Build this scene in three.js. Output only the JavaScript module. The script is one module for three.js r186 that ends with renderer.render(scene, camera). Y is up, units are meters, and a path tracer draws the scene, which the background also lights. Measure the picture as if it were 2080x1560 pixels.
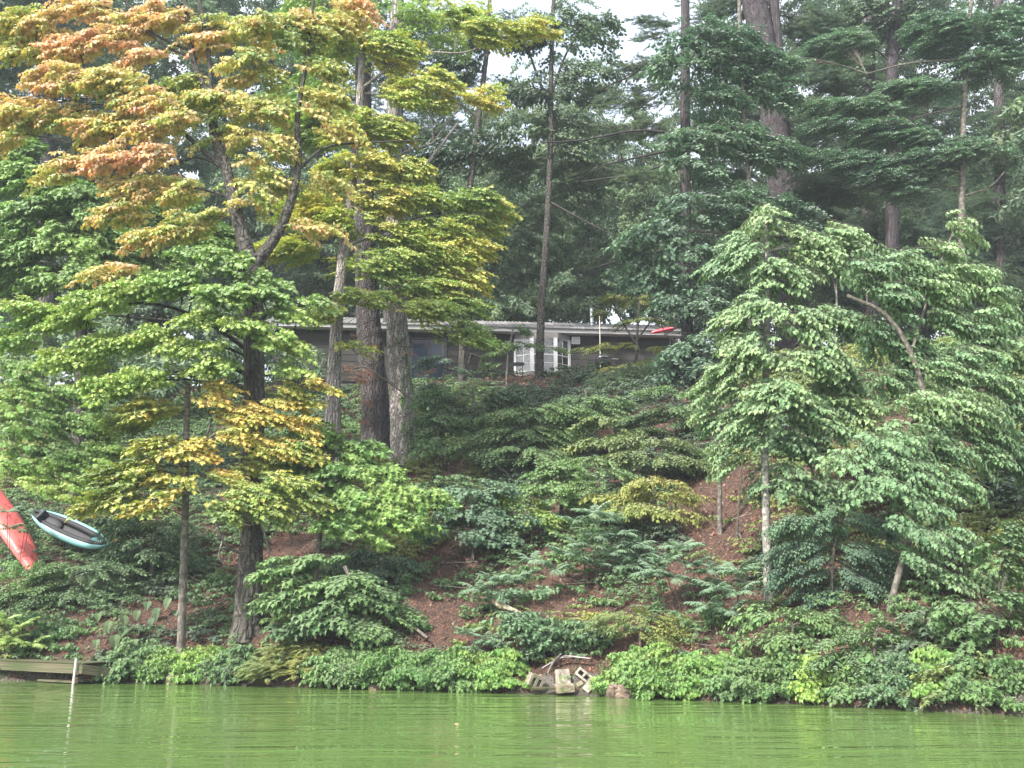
import * as THREE from 'three';
import { mergeGeometries } from 'three/addons/utils/BufferGeometryUtils.js';
import { RoundedBoxGeometry } from 'three/addons/geometries/RoundedBoxGeometry.js';

// ---------------------------------------------------------------- camera, sky, sun, exposure
const scene = new THREE.Scene();
const IW = 2080, IH = 1560, F = 2000, EYE = 2.2, HORIZON = 1220;
const PITCH = Math.atan((HORIZON - IH / 2) / F);
const camera = new THREE.PerspectiveCamera(2 * Math.atan(IH / 2 / F) * 180 / Math.PI, IW / IH, 0.1, 600);
camera.position.set(0, EYE, 0);
camera.rotation.x = PITCH;

const renderer = new THREE.WebGLRenderer({ antialias: true });
renderer.toneMapping = THREE.LinearToneMapping;
renderer.toneMappingExposure = 2.45;
renderer.shadowMap.enabled = true;

const SUN = new THREE.Vector3(-0.58, 0.86, 0.62).normalize();
const sun = new THREE.DirectionalLight(new THREE.Color(1, 0.95, 0.86), 4.8);
sun.position.copy(SUN).multiplyScalar(80).add(new THREE.Vector3(0, 8, -35));
sun.target.position.set(0, 8, -35);
sun.castShadow = true;
sun.shadow.radius = 6;
sun.shadow.mapSize.set(4096, 4096);
Object.assign(sun.shadow.camera, { left: -45, right: 45, top: 45, bottom: -45, near: 1, far: 200 });
scene.add(sun, sun.target);

// ---------------------------------------------------------------- random numbers and noise
let seed = 12345;
function rnd() { seed = (seed + 0x6D2B79F5) | 0; let t = Math.imul(seed ^ (seed >>> 15), 1 | seed); t = (t + Math.imul(t ^ (t >>> 7), 61 | t)) ^ t; return ((t ^ (t >>> 14)) >>> 0) / 4294967296; }
const rr = (a, b) => a + (b - a) * rnd();
const gauss = () => (rnd() + rnd() + rnd() - 1.5) / 1.5;
function hash3(x, y, z) { let h = Math.imul(x, 374761393) ^ Math.imul(y, 668265263) ^ Math.imul(z, 2147483647 ^ 0x5bd1e995); h = Math.imul(h ^ (h >>> 13), 1274126177); h ^= h >>> 16; return (h >>> 0) / 4294967296; }
const sm = (t) => t * t * (3 - 2 * t), lerp = THREE.MathUtils.lerp, clamp = THREE.MathUtils.clamp;
function noise3(x, y, z) {
  const ix = Math.floor(x), iy = Math.floor(y), iz = Math.floor(z), fx = sm(x - ix), fy = sm(y - iy), fz = sm(z - iz);
  const c = (a, b, d) => hash3(ix + a, iy + b, iz + d);
  return lerp(lerp(lerp(c(0, 0, 0), c(1, 0, 0), fx), lerp(c(0, 1, 0), c(1, 1, 0), fx), fy), lerp(lerp(c(0, 0, 1), c(1, 0, 1), fx), lerp(c(0, 1, 1), c(1, 1, 1), fx), fy), fz) * 2 - 1;
}
const fbm = (x, y, z, o = 4) => { let s = 0, a = 0.5, f = 1; for (let i = 0; i < o; i++) { s += a * noise3(x * f, y * f, z * f + i * 7.3); f *= 2; a *= 0.5; } return s; };
function pnoise(x, y, px, py, s = 0) {        // periodic, for textures that repeat
  const ix = Math.floor(x), iy = Math.floor(y), fx = sm(x - ix), fy = sm(y - iy), m = (a, n) => ((a % n) + n) % n;
  const c = (a, b) => hash3(m(ix + a, px), m(iy + b, py), s);
  return lerp(lerp(c(0, 0), c(1, 0), fx), lerp(c(0, 1), c(1, 1), fx), fy) * 2 - 1;
}

// ---------------------------------------------------------------- sky: thin bright cloud with a little blue
{
  const w = 512, h = 256, data = new Float32Array(w * h * 4);
  for (let r = 0; r < h; r++) for (let c = 0; c < w; c++) {
    const up = ((r + 0.5) / h - 0.5) * Math.PI, az = ((c + 0.5) / w - 0.5) * 2 * Math.PI;
    const d = new THREE.Vector3(Math.cos(az) * Math.cos(up), Math.sin(up), Math.sin(az) * Math.cos(up));
    const y = Math.max(0, d.y), k = 1 / (y + 0.35);
    const cl = clamp(0.62 + 0.75 * fbm(d.x * k * 2.2 + 3, 1.7, d.z * k * 2.2, 5), 0, 1);
    const blue = [lerp(0.38, 0.26, y), lerp(0.46, 0.37, y), lerp(0.60, 0.57, y)], white = [0.72, 0.74, 0.79];
    const glow = Math.pow(Math.max(0, d.dot(SUN)), 2.5) * 1.7;
    const i = (r * w + c) * 4;
    for (let q = 0; q < 3; q++) data[i + q] = lerp(blue[q], white[q], cl) * (d.y < 0 ? 0.6 : 1) + glow * [1, 0.96, 0.88][q] * (d.y < 0 ? 0 : 1);
    data[i + 3] = 1;
  }
  const t = new THREE.DataTexture(data, w, h, THREE.RGBAFormat, THREE.FloatType);
  t.mapping = THREE.EquirectangularReflectionMapping; t.magFilter = THREE.LinearFilter; t.minFilter = THREE.LinearFilter; t.needsUpdate = true;
  scene.background = t; scene.environment = t;
}
scene.fog = new THREE.FogExp2(new THREE.Color(0.78, 0.86, 0.95), 0.0006);

// ---------------------------------------------------------------- places: pixels of the photograph and points of the land
const V3 = (x, y, z) => new THREE.Vector3(x, y, z);
const CP = Math.cos(PITCH), SP = Math.sin(PITCH);
function dirOf(px, py) { const x = (px - IW / 2) / F, v = (IH / 2 - py) / F, y = v * CP + SP, z = CP - v * SP; return [x / z, y / z]; }
function at(px, py, d) { const [x, y] = dirOf(px, py); return V3(x * d, EYE + y * d, -d); }
function pixelOf(p) { const y = p.y - EYE, z = -p.z, f = z * CP + y * SP, v = y * CP - z * SP; return [IW / 2 + F * p.x / f, IH / 2 - F * v / f]; }
function shore(x) { const c = clamp(x, -34, 17); return 25 - 0.4 * c - 0.0095 * c * c + 0.35 * noise3(x * 0.35, 3.3, 0) + 0.12 * noise3(x * 1.3, 9.1, 0); }
function land(x, d) {
  const t = d - shore(x);
  if (t < 0) return Math.max(-2.5, t * 0.55) - 0.02;
  const bank = 0.42 * sm(clamp(t / 0.5, 0, 1));
  const up = 0.58 * t, cap = 12.7 + 0.11 * (d - 46) + 0.0009 * Math.max(0, d - 58) ** 2, q = clamp(0.5 + (cap - up) / 3, 0, 1), s = lerp(cap, up, q) - 1.5 * q * (1 - q);
  return bank + s * sm(clamp(t / 1.6, 0.25, 1)) + (0.35 * fbm(x * 0.22, 5.5, d * 0.22, 3) + 0.10 * noise3(x * 1.7, 2.2, d * 1.7)) * clamp(t / 2, 0, 1);
}
function ground(px, py) { const [, y] = dirOf(px, py), [x] = dirOf(px, py); let d = 8; while (d < 110 && EYE + y * d > Math.max(0, land(x * d, d))) d += 0.05; return V3(x * d, land(x * d, d), -d); }
const onLand = (x, d) => V3(x, land(x, d), -d);

// ---------------------------------------------------------------- naming
const used = new Map();
function numbered(n) { const k = used.get(n) ?? 0; used.set(n, k + 1); return k ? n + '_' + String(k).padStart(3, '0') : n; }
function tag(o, label, category, group, kind) { o.userData.label = label; if (category) o.userData.category = category; if (group) o.userData.group = group; if (kind) o.userData.kind = kind; return o; }
function thing(name, label, category, pos, group) { const g = new THREE.Group(); g.name = numbered(name); g.position.copy(pos); scene.add(g); return tag(g, label, category, group); }
function part(name, geo, mat, parent, kind) { const m = new THREE.Mesh(geo, mat); m.name = name; m.castShadow = m.receiveShadow = true; parent.add(m); if (kind) m.userData.kind = kind; return m; }
function solo(name, geo, mat, label, category, kind) { const m = new THREE.Mesh(geo, mat); m.name = numbered(name); m.castShadow = m.receiveShadow = true; scene.add(m); return tag(m, label, kind ? undefined : category, undefined, kind); }
const rgb = (r, g, b) => new THREE.Color().setRGB(r, g, b);

// ---------------------------------------------------------------- textures
function dataTex(n, fn, srgb, mm) {
  const a = new Uint8Array(n * n * 4);
  for (let y = 0; y < n; y++) for (let x = 0; x < n; x++) { const c = fn(x / n, y / n), i = (y * n + x) * 4; for (let q = 0; q < 3; q++) a[i + q] = clamp(Math.round(255 * (c.length ? c[q] : c)), 0, 255); a[i + 3] = 255; }
  const t = new THREE.DataTexture(a, n, n, THREE.RGBAFormat); t.wrapS = t.wrapT = THREE.RepeatWrapping; t.magFilter = THREE.LinearFilter; t.minFilter = THREE.LinearMipmapLinearFilter; t.generateMipmaps = true;
  if (srgb) t.colorSpace = THREE.SRGBColorSpace; t.needsUpdate = true; return t;
}
const furrow = (u, v, k) => { const w = 0.6 * pnoise(u * 6, v * 5, 6, 5, 3) + 0.3 * pnoise(u * 12, v * 12, 12, 12, 4); return Math.abs(pnoise(u * k + w, v * 3 + w * 0.6, k, 3, 1)) * 0.75 + 0.25 * Math.abs(pnoise(u * k * 2 + w, v * 9, k * 2, 9, 2)); };
const barkBump = dataTex(256, (u, v) => clamp(furrow(u, v, 12) * 1.7, 0, 1));
const barkMap = dataTex(256, (u, v) => { const f = clamp(furrow(u, v, 12) * 1.6, 0, 1), g = 0.46 + 0.46 * f + 0.12 * pnoise(u * 40, v * 40, 40, 40, 5), l = clamp(pnoise(u * 7, v * 9, 7, 9, 8) * 2 - 0.9, 0, 1); return [g * (1 - 0.05 * l), g * (1 + 0.05 * l), g * (1 - 0.02 * l)]; }, true);
const mottled = dataTex(256, (u, v) => { const n = pnoise(u * 8, v * 14, 8, 14, 11) + 0.6 * pnoise(u * 22, v * 30, 22, 30, 12); const g = n > 0.4 ? 0.95 : n < -0.55 ? 0.6 : 0.74 + 0.1 * pnoise(u * 50, v * 50, 50, 50, 13); return [g, g, g * 0.99]; }, true);
const litterMap = dataTex(512, (u, v) => {
  const a = pnoise(u * 9, v * 9, 9, 9, 21), b = pnoise(u * 60, v * 60, 60, 60, 22), c = pnoise(u * 140, v * 140, 140, 140, 23), e = pnoise(u * 110, v * 30, 110, 30, 24), f = pnoise(u * 30, v * 110, 30, 110, 25);
  const k = 0.34 + 0.07 * a + 0.12 * b + 0.12 * c + 0.09 * Math.max(e, f), s = b > 0.45 ? 0.14 : c > 0.55 ? 0.2 : 0;
  return [k * 1.06 + s, k * 0.78 + s * 0.7, k * 0.66 + s * 0.5];
}, true);
const grain = dataTex(256, (u, v) => clamp(0.5 + 0.3 * pnoise(u * 20, v * 20, 20, 20, 31) + 0.2 * pnoise(u * 70, v * 70, 70, 70, 32), 0, 1));
const concreteMap = dataTex(256, (u, v) => { const g = 0.72 + 0.14 * pnoise(u * 6, v * 6, 6, 6, 41) + 0.12 * pnoise(u * 40, v * 40, 40, 40, 42) - (pnoise(u * 25, v * 25, 25, 25, 43) > 0.6 ? 0.25 : 0), m = clamp(pnoise(u * 4, v * 4, 4, 4, 44) * 2 - 0.5, 0, 1); return [g * (1 - 0.22 * m), g * (0.97 - 0.1 * m), g * (0.92 - 0.3 * m)]; }, true);
const woodMap = dataTex(256, (u, v) => { const g = 0.66 + 0.16 * pnoise(u * 3, v * 50, 3, 50, 51) + 0.1 * pnoise(u * 14, v * 110, 14, 110, 52) + 0.1 * pnoise(u * 5, v * 5, 5, 5, 53), m = clamp(pnoise(u * 5, v * 4, 5, 4, 54) * 1.6, 0, 1); return [g * (1 - 0.25 * m), g * (0.97 - 0.06 * m), g * (0.88 - 0.3 * m)]; }, true);
const scuffMap = dataTex(256, (u, v) => { const s = pnoise(u * 40, v * 12, 40, 12, 61) + 0.7 * pnoise(u * 90, v * 40, 90, 40, 62), g = s > 0.75 ? 0.62 : s < -0.8 ? 1.0 : 0.9 + 0.06 * pnoise(u * 6, v * 6, 6, 6, 63); return [g, g, g]; }, true);
const rippleBump = (() => {
  const waves = [];
  for (let i = 0; i < 46; i++) { const kz = Math.round(rr(8, 70) * (i % 3 ? 1 : 0.6)), kx = Math.round(kz * gauss() * 0.35); waves.push([kx, kz, rr(0, 6.28), Math.pow(kz, -0.75)]); }
  return dataTex(1024, (u, v) => { let s = 0; const q = 0.55 + 0.45 * pnoise(u * 5, v * 7, 5, 7, 71), p = 0.02 * pnoise(u * 4, v * 4, 4, 4, 72); for (const [a, b, c, k] of waves) s += k * Math.sin(6.2832 * (a * u + b * (v + p)) + c); return clamp(0.5 + 0.42 * s * q, 0, 1); });
})();

// ---------------------------------------------------------------- materials
const bark = (c, map = barkMap, bs = 0.03) => new THREE.MeshStandardMaterial({ color: rgb(...c), map, bumpMap: barkBump, bumpScale: bs, roughness: 0.95, vertexColors: true });
const BARK = { grey: bark([0.46, 0.40, 0.385], barkMap, 0.06), dark: bark([0.105, 0.085, 0.088], barkMap, 0.06), maple: bark([0.105, 0.09, 0.08], barkMap, 0.05), birch: bark([0.33, 0.31, 0.285], mottled, 0.004), young: bark([0.17, 0.15, 0.13], mottled, 0.006), purple: bark([0.075, 0.057, 0.066]), twig: bark([0.22, 0.19, 0.16]) };
const leafMat = (o) => new THREE.MeshPhysicalMaterial({ color: 0xffffff, vertexColors: true, side: THREE.DoubleSide, roughness: 0.85, transmission: 0.5, thickness: 0, ...o });
const LEAF = leafMat({ clearcoat: 0.1, clearcoatRoughness: 0.5 }), GLOSSY = leafMat({ roughness: 0.8, transmission: 0.42, clearcoat: 0.28, clearcoatRoughness: 0.45 }), NEEDLE = leafMat({ transmission: 0.2, roughness: 0.9 });

// ---------------------------------------------------------------- leaves and sprays
const OUTLINE = {
  maple: [[0, 0], [0.16, 0.02], [0.40, 0.10], [0.27, 0.26], [0.34, 0.36], [0.56, 0.60], [0.27, 0.60], [0.17, 0.66], [0.15, 0.80], [0, 1]],
  heart: [[0, 0.04], [0.14, -0.03], [0.33, 0.08], [0.40, 0.30], [0.30, 0.58], [0.13, 0.84], [0, 1.02]],
  oval: [[0, 0], [0.16, 0.14], [0.27, 0.40], [0.24, 0.66], [0.11, 0.88], [0, 1]],
  round: [[0, 0], [0.22, 0.06], [0.39, 0.30], [0.37, 0.58], [0.19, 0.86], [0, 1]],
  slim: [[0, 0], [0.10, 0.18], [0.13, 0.45], [0.07, 0.8], [0, 1]],
  oak: [[0, 0], [0.10, 0.16], [0.26, 0.24], [0.13, 0.36], [0.36, 0.52], [0.17, 0.60], [0.27, 0.80], [0.10, 0.84], [0, 1]],
};
class Soup {
  constructor() { this.p = []; this.c = []; }
  tri(a, b, c, ca, cb, cc) { for (const v of [a, b, c]) this.p.push(v.x, v.y, v.z); for (const k of [ca, cb ?? ca, cc ?? ca]) this.c.push(...k); }
  leaf(kind, m, size, tone, tip, fold = 0.25, curl = 0.18) {
    const o = OUTLINE[kind], mid = V3(0, 0, 0.38);
    for (const s of [1, -1]) {
      const pt = o.map(([x, y]) => V3(s * x, fold * x - curl * y * y, y).multiplyScalar(size).applyMatrix4(m)), c = mid.clone().setY(-curl * 0.14).multiplyScalar(size).applyMatrix4(m);
      const col = o.map(([x, y]) => { const r = Math.hypot(x * 1.1, y - 0.38); return tone.map((t, q) => t * lerp(1, tip[q], clamp((r - 0.22) * 2.4, 0, 1))); });
      for (let i = 0; i + 1 < pt.length; i++) s > 0 ? this.tri(c, pt[i], pt[i + 1], tone, col[i], col[i + 1]) : this.tri(c, pt[i + 1], pt[i], tone, col[i + 1], col[i]);
    }
  }
  stick(a, b, ra, rb, col) {
    const d = b.clone().sub(a).normalize(), u = Math.abs(d.y) < 0.9 ? V3(0, 1, 0) : V3(1, 0, 0), s = d.clone().cross(u).normalize(), t = s.clone().cross(d), pa = [], pb = [];
    for (let i = 0; i < 3; i++) { const g = i * 2.0944, n = s.clone().multiplyScalar(Math.cos(g)).addScaledVector(t, Math.sin(g)); pa.push(a.clone().addScaledVector(n, ra)); pb.push(b.clone().addScaledVector(n, rb)); }
    for (let i = 0; i < 3; i++) { const j = (i + 1) % 3; this.tri(pa[i], pb[i], pb[j], col); this.tri(pa[i], pb[j], pa[j], col); }
  }
  done() { const g = new THREE.BufferGeometry(); g.setAttribute('position', new THREE.Float32BufferAttribute(this.p, 3)); g.setAttribute('color', new THREE.Float32BufferAttribute(this.c, 3)); g.computeVertexNormals(); return g; }
}
const E = (x, y, z, o = 'YXZ') => new THREE.Matrix4().makeRotationFromEuler(new THREE.Euler(x, y, z, o));
const TWIG = [1.1, 0.75, 0.75];
function spray(o) {                       // a twig along +z, leaves in a loose plane on both its sides
  const s = new Soup(), { n = 16, len = 0.5, leaf = 'maple', size = 0.15, pitch = [-1.15, 0.05], side = [0.5, 1.3], tips = [[1, 1, 1]], vary = 0.22, roll = 0.8, hang = 0.03 } = o;
  const along = (t) => V3(0, -0.22 * len * t * t, len * t);
  for (let i = 0; i < 3; i++) s.stick(along(i / 3), along((i + 1) / 3), 0.004, 0.003, TWIG);
  for (let i = 0; i < n; i++) {
    const t = 0.12 + 0.88 * (i + rnd() * 0.7) / n, sd = i % 2 ? 1 : -1, end = i > n - 3;
    const yaw = end ? gauss() * 0.6 : sd * rr(side[0], side[1]), b = along(Math.min(1, t)), stalk = size * rr(0.3, 0.7);
    const q = V3(Math.sin(yaw), -hang * 3, Math.cos(yaw)).multiplyScalar(stalk).add(b).add(V3(0, gauss() * 0.05 - hang, 0));
    const k = 1 + vary * gauss(), w = vary * (o.hue ?? 0.5) * gauss(), m = E(-rr(pitch[0], pitch[1]), yaw + gauss() * 0.9, roll * 1.3 * gauss()).setPosition(q);
    s.leaf(leaf, m, size * rr(0.72, 1.15), [k * (1 + w), k, k * (1 - w)], tips[Math.floor(rnd() * tips.length)], rr(0.05, 0.4), rr(0.05, 0.35));
  }
  return s.done();
}
function needles(o) {                     // a pine twig with bundles of long needles
  const s = new Soup(), { len = 0.42, nl = 0.12, bundles = 9, per = 13, w = 0.005 } = o;
  s.stick(V3(0, 0, 0), V3(0, 0.03, len), 0.006, 0.004, [2.2, 1.4, 1.3]);
  for (let b = 0; b < bundles; b++) {
    const z = len * (0.25 + 0.75 * b / (bundles - 1)), sx = b === bundles - 1 ? 0 : gauss() * 0.09, o2 = V3(sx, 0.03 * z / len + gauss() * 0.025, z);
    for (let i = 0; i < per; i++) {
      const a = rr(0, 6.283), c = rr(0.25, 1.1), d = V3(Math.sin(c) * Math.cos(a) + sx * 4, Math.sin(c) * Math.sin(a) * 0.9 + 0.12, Math.cos(c)).normalize(), l = nl * rr(0.8, 1.15), k = rr(0.75, 1.3), u = V3(gauss(), gauss(), gauss()).cross(d).normalize().multiplyScalar(w);
      s.tri(o2.clone().sub(u), o2.clone().add(u), o2.clone().addScaledVector(d, l), [k, k, k]);
    }
  }
  return s.done();
}
function frond(o) {                       // a compound leaf: slim leaflets in pairs along an arching stalk
  const s = new Soup(), { len = 0.6, pairs = 10, size = 0.16, arch = 0.5, leaf = 'slim' } = o;
  const P = (t) => V3(0, len * (0.35 * t - arch * t * t), len * t);
  for (let i = 0; i < 4; i++) s.stick(P(i / 4), P((i + 1) / 4), 0.005, 0.004, [1.3, 0.9, 0.7]);
  for (let i = 0; i < pairs; i++) for (const sd of [1, -1]) {
    const t = 0.16 + 0.84 * i / pairs, k = 1 + 0.15 * gauss(), m = E(rr(0.15, 0.5), sd * rr(1.0, 1.25), sd * rr(-0.1, 0.35)).setPosition(P(t));
    s.leaf(leaf, m, size * (0.55 + 0.9 * Math.sin(3.0 * (0.12 + 0.83 * t))) * 0.75, [k, k, k], [1.1, 1.08, 1], 0.2, 0.25);
  }
  s.leaf(leaf, E(0.5, 0, 0).setPosition(P(1)), size * 0.6, [1, 1, 1], [1, 1, 1]);
  return s.done();
}
const AUT = [[1.25, 0.95, 0.8], [1.3, 0.86, 0.72], [1.15, 0.98, 0.85], [1, 1, 1], [0.8, 1.05, 0.9], [1.1, 1.05, 1]], FRESH = [[1.15, 1.05, 0.9], [1, 1, 1], [0.9, 0.95, 1]];
const SPECIES = {
  mapleAutumn: [0, 1, 2].map(() => spray({ tips: AUT, vary: 0.34, hue: 0.8, size: 0.152, len: 0.55, n: 15, pitch: [-1.05, 0.35] })),
  maple: [0, 1, 2].map(() => spray({ tips: FRESH, size: 0.152, len: 0.55, n: 15, pitch: [-1.05, 0.35] })),
  birch: [0, 1, 2].map(() => spray({ leaf: 'heart', size: 0.12, n: 18, len: 0.6, pitch: [-1.45, -0.2], roll: 0.7, hang: 0.07, tips: FRESH, vary: 0.3 })),
  beech: [0, 1, 2].map(() => spray({ leaf: 'oval', size: 0.115, n: 19, len: 0.6, pitch: [-0.9, 0.4], roll: 0.6, tips: FRESH })),
  oak: [0, 1, 2].map(() => spray({ leaf: 'oak', size: 0.16, n: 15, len: 0.5, pitch: [-0.8, 0.1], tips: FRESH })),
  fine: [0, 1].map(() => spray({ leaf: 'oval', size: 0.075, n: 24, len: 0.42, pitch: [-0.9, 0.4], roll: 0.9, tips: FRESH })),
  shrub: [0, 1, 2].map(() => spray({ leaf: 'round', size: 0.11, n: 15, len: 0.32, pitch: [-1.3, 0.35], roll: 1.0, side: [0.3, 1.6], tips: FRESH, vary: 0.3 })),
  pine: [0, 1].map(() => needles({})),
  sumac: [0, 1].map(() => frond({ len: 0.62, pairs: 11, size: 0.19 })),
  fern: [0, 1].map(() => frond({ len: 0.55, pairs: 13, size: 0.12, arch: 0.65 })),
  far: [0, 1].map(() => spray({ leaf: 'oval', size: 0.15, n: 26, len: 0.6, pitch: [-1.5, 0.5], roll: 1.3, side: [0.2, 1.6], hang: 0.04, vary: 0.35 })),
  dead: [spray({ leaf: 'oval', size: 0.11, n: 9, len: 0.5, pitch: [-1.5, -0.9], roll: 1, hang: 0.05, vary: 0.35 })],
};
const PAL = {                              // leaf colours from one end of a tree's range to the other
  green: [[0.05, 0.12, 0.03], [0.085, 0.185, 0.045], [0.14, 0.255, 0.06]],
  lit: [[0.10, 0.205, 0.04], [0.18, 0.315, 0.055], [0.31, 0.425, 0.08]],
  yellowGreen: [[0.13, 0.25, 0.045], [0.23, 0.37, 0.06], [0.38, 0.49, 0.09], [0.53, 0.52, 0.12]],
  autumn: [[0.16, 0.27, 0.055], [0.27, 0.37, 0.08], [0.42, 0.46, 0.11], [0.54, 0.48, 0.18], [0.60, 0.47, 0.26], [0.60, 0.39, 0.24]],
  gold: [[0.14, 0.25, 0.04], [0.24, 0.35, 0.05], [0.36, 0.43, 0.07], [0.49, 0.47, 0.09], [0.56, 0.43, 0.10]],
  birch: [[0.085, 0.175, 0.07], [0.115, 0.22, 0.09], [0.155, 0.265, 0.11], [0.20, 0.31, 0.125]],
  blue: [[0.045, 0.115, 0.06], [0.07, 0.16, 0.08], [0.11, 0.215, 0.10]],
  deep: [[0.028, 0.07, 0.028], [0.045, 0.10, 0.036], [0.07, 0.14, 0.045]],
  pine: [[0.04, 0.085, 0.05], [0.06, 0.115, 0.062], [0.09, 0.15, 0.068]],
  olive: [[0.07, 0.14, 0.025], [0.14, 0.21, 0.03], [0.25, 0.28, 0.035]],
  bright: [[0.085, 0.195, 0.035], [0.15, 0.295, 0.05], [0.26, 0.39, 0.07]],
  far: [[0.055, 0.115, 0.05], [0.09, 0.17, 0.07], [0.145, 0.225, 0.09]],
  rust: [[0.26, 0.12, 0.07], [0.34, 0.18, 0.11]],
};
function pick(pal, t) { const k = clamp(t, 0, 0.999) * (pal.length - 1), i = Math.floor(k), f = k - i; return pal[i].map((a, q) => lerp(a, pal[i + 1][q], f)); }

// ---------------------------------------------------------------- trunks, boughs, crowns
function tube(pts, radial, o = {}) {      // pts: [Vector3, radius][]
  const { step = 0.4, ridge = 0, flare = 0, wob = 0, moss } = o;
  const curve = new THREE.CatmullRomCurve3(pts.map((p) => p[0]), false, 'centripetal'), L = curve.getLength(), n = Math.max(2, Math.round(L / step));
  const pos = [], uv = [], col = [], idx = [], rings = n + 1;
  const around = Math.max(1, Math.round(2 * Math.PI * pts[0][1] / 1.1));
  for (let i = 0; i <= n; i++) {
    const t = i / n, p = curve.getPoint(t), d = curve.getTangent(t), k = t * (pts.length - 1), j = Math.min(pts.length - 2, Math.floor(k));
    let r = lerp(pts[j][1], pts[j + 1][1], k - j);
    const ax = Math.abs(d.y) > 0.5 ? V3(1, 0, 0) : V3(0, 1, 0), b = d.clone().cross(ax).normalize(), a = b.clone().cross(d).normalize();
    const f = flare * Math.exp(-t * L / 0.5);
    for (let s = 0; s <= radial; s++) {
      const g = s / radial * 2 * Math.PI, cx = Math.cos(g), sx = Math.sin(g);
      let q = r * (1 + f * (0.7 + 0.5 * Math.cos(g * 5 + 1)));
      if (ridge) { const w = noise3(cx * 2.2, p.y * 0.9, sx * 2.2) * 0.5; q += ridge * (Math.abs(noise3(cx * 9 + w, p.y * 2.1 + p.x, sx * 9 + w)) - 0.3); }
      if (wob) q *= 1 + wob * noise3(cx * 1.5 + p.x, p.y * 1.3, sx * 1.5 + p.z);
      pos.push(p.x + (a.x * cx + b.x * sx) * q, p.y + (a.y * cx + b.y * sx) * q, p.z + (a.z * cx + b.z * sx) * q);
      uv.push(s / radial * around, t * L / 1.1);
      let c = [1, 1, 1];
      if (moss) { const m = clamp(noise3(cx * 3, p.y * 1.7, sx * 3) * 1.8 + moss(a.clone().multiplyScalar(cx).addScaledVector(b, sx), p.y) - 0.4, 0, 1); c = [lerp(1, 0.35, m), lerp(1, 0.62, m), lerp(1, 0.2, m)]; }
      col.push(...c);
    }
  }
  for (let i = 0; i < n; i++) for (let s = 0; s < radial; s++) { const a = i * (radial + 1) + s, b = a + radial + 1; idx.push(a, a + 1, b, b, a + 1, b + 1); }
  const top = rings * (radial + 1), e = curve.getPoint(1); pos.push(e.x, e.y, e.z); uv.push(0, 0); col.push(1, 1, 1);
  for (let s = 0; s < radial; s++) { const a = n * (radial + 1) + s; idx.push(a, a + 1, top); }
  const geo = new THREE.BufferGeometry(); geo.setAttribute('position', new THREE.Float32BufferAttribute(pos, 3)); geo.setAttribute('uv', new THREE.Float32BufferAttribute(uv, 2)); geo.setAttribute('color', new THREE.Float32BufferAttribute(col, 3)); geo.setIndex(idx); geo.computeVertexNormals();
  return geo;
}
const UP = V3(0, 1, 0);
function instanced(list, geo, mat, name, parent, origin) {
  const im = new THREE.InstancedMesh(geo, mat, list.length); im.name = name; im.castShadow = im.receiveShadow = true; im.userData.kind = 'stuff';
  const m = new THREE.Matrix4(), c = new THREE.Color();
  list.forEach((s, i) => { m.copy(s.m); if (origin) { m.elements[12] -= origin.x; m.elements[13] -= origin.y; m.elements[14] -= origin.z; } im.setMatrixAt(i, m); im.setColorAt(i, c.setRGB(...s.c)); });
  im.instanceMatrix.needsUpdate = true; parent.add(im); return im;
}
function placed(p, yaw, pitch, roll, scale) { return E(-pitch, yaw, roll).scale(V3(scale, scale, scale)).setPosition(p); }
// pads of sprays through an ellipsoid; returns where the pads sit
function fill(list, C, R, o) {
  const { pal, shift = 0, pad = 0.6, dens = 1, per = 9, droop = 0.35, flat = 0.42, size = 1, axis, jitter = 0.75, upright = 0 } = o;
  const n = Math.max(2, Math.round(dens * 3.5 * (R.x * R.y + 0.5 * R.x * R.z) / (pad * pad))), pads = [];
  for (let i = 0; i < n; i++) {
    let q; do q = V3(rr(-1, 1), rr(-1, 1), rr(-1, 1)); while (q.length() > 1 || (q.length() < 0.45 && rnd() < 0.7) || (q.z < -0.1 && rnd() < 0.5));
    const p = V3(C.x + q.x * R.x, C.y + q.y * R.y, C.z + q.z * R.z), out = V3(p.x - axis.x, 0, p.z - axis.z);
    if (out.lengthSq() < 0.01) out.set(gauss(), 0, gauss()); out.normalize();
    const yaw0 = Math.atan2(out.x, out.z), tone = noise3(p.x * 0.55, p.y * 0.7, p.z * 0.55) * (o.patch ?? 0.55) + gauss() * 0.22;
    if (o.floor && p.y < o.floor(p) + 0.15) p.y = o.floor(p) + rr(0.15, 0.5);
    pads.push(p);
    const rp = pad * rr(0.65, 1.2), m = Math.max(3, Math.round(per * rr(0.7, 1.3)));
    for (let k = 0; k < m; k++) {
      const u = rr(-1, 1.1), wd = rp * 0.85 * Math.sqrt(Math.max(0.02, 1 - u * u * 0.85)) * gauss(), x = out.x * u * rp * 1.15 + out.z * wd, z = out.z * u * rp * 1.15 - out.x * wd, f = clamp(u, -1, 1);
      const s = V3(p.x + x, p.y - droop * rp * (0.5 + 0.5 * f) * (1 + f) * 0.5 + gauss() * flat * rp * 1.3 + upright * rr(0, 1) * rp, p.z + z);
      const yaw = yaw0 + gauss() * 1.3;
      list.push({ m: placed(s, yaw, -droop * (0.5 + f * 0.5) + gauss() * jitter * 0.6 + upright * 0.6, gauss() * jitter, size * rr(0.75, 1.15)), c: pick(pal, 0.5 + shift + tone + gauss() * (o.mixed ?? 0.2)).map((v) => v * (1 + 0.12 * gauss())) });
    }
  }
  return pads;
}
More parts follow.
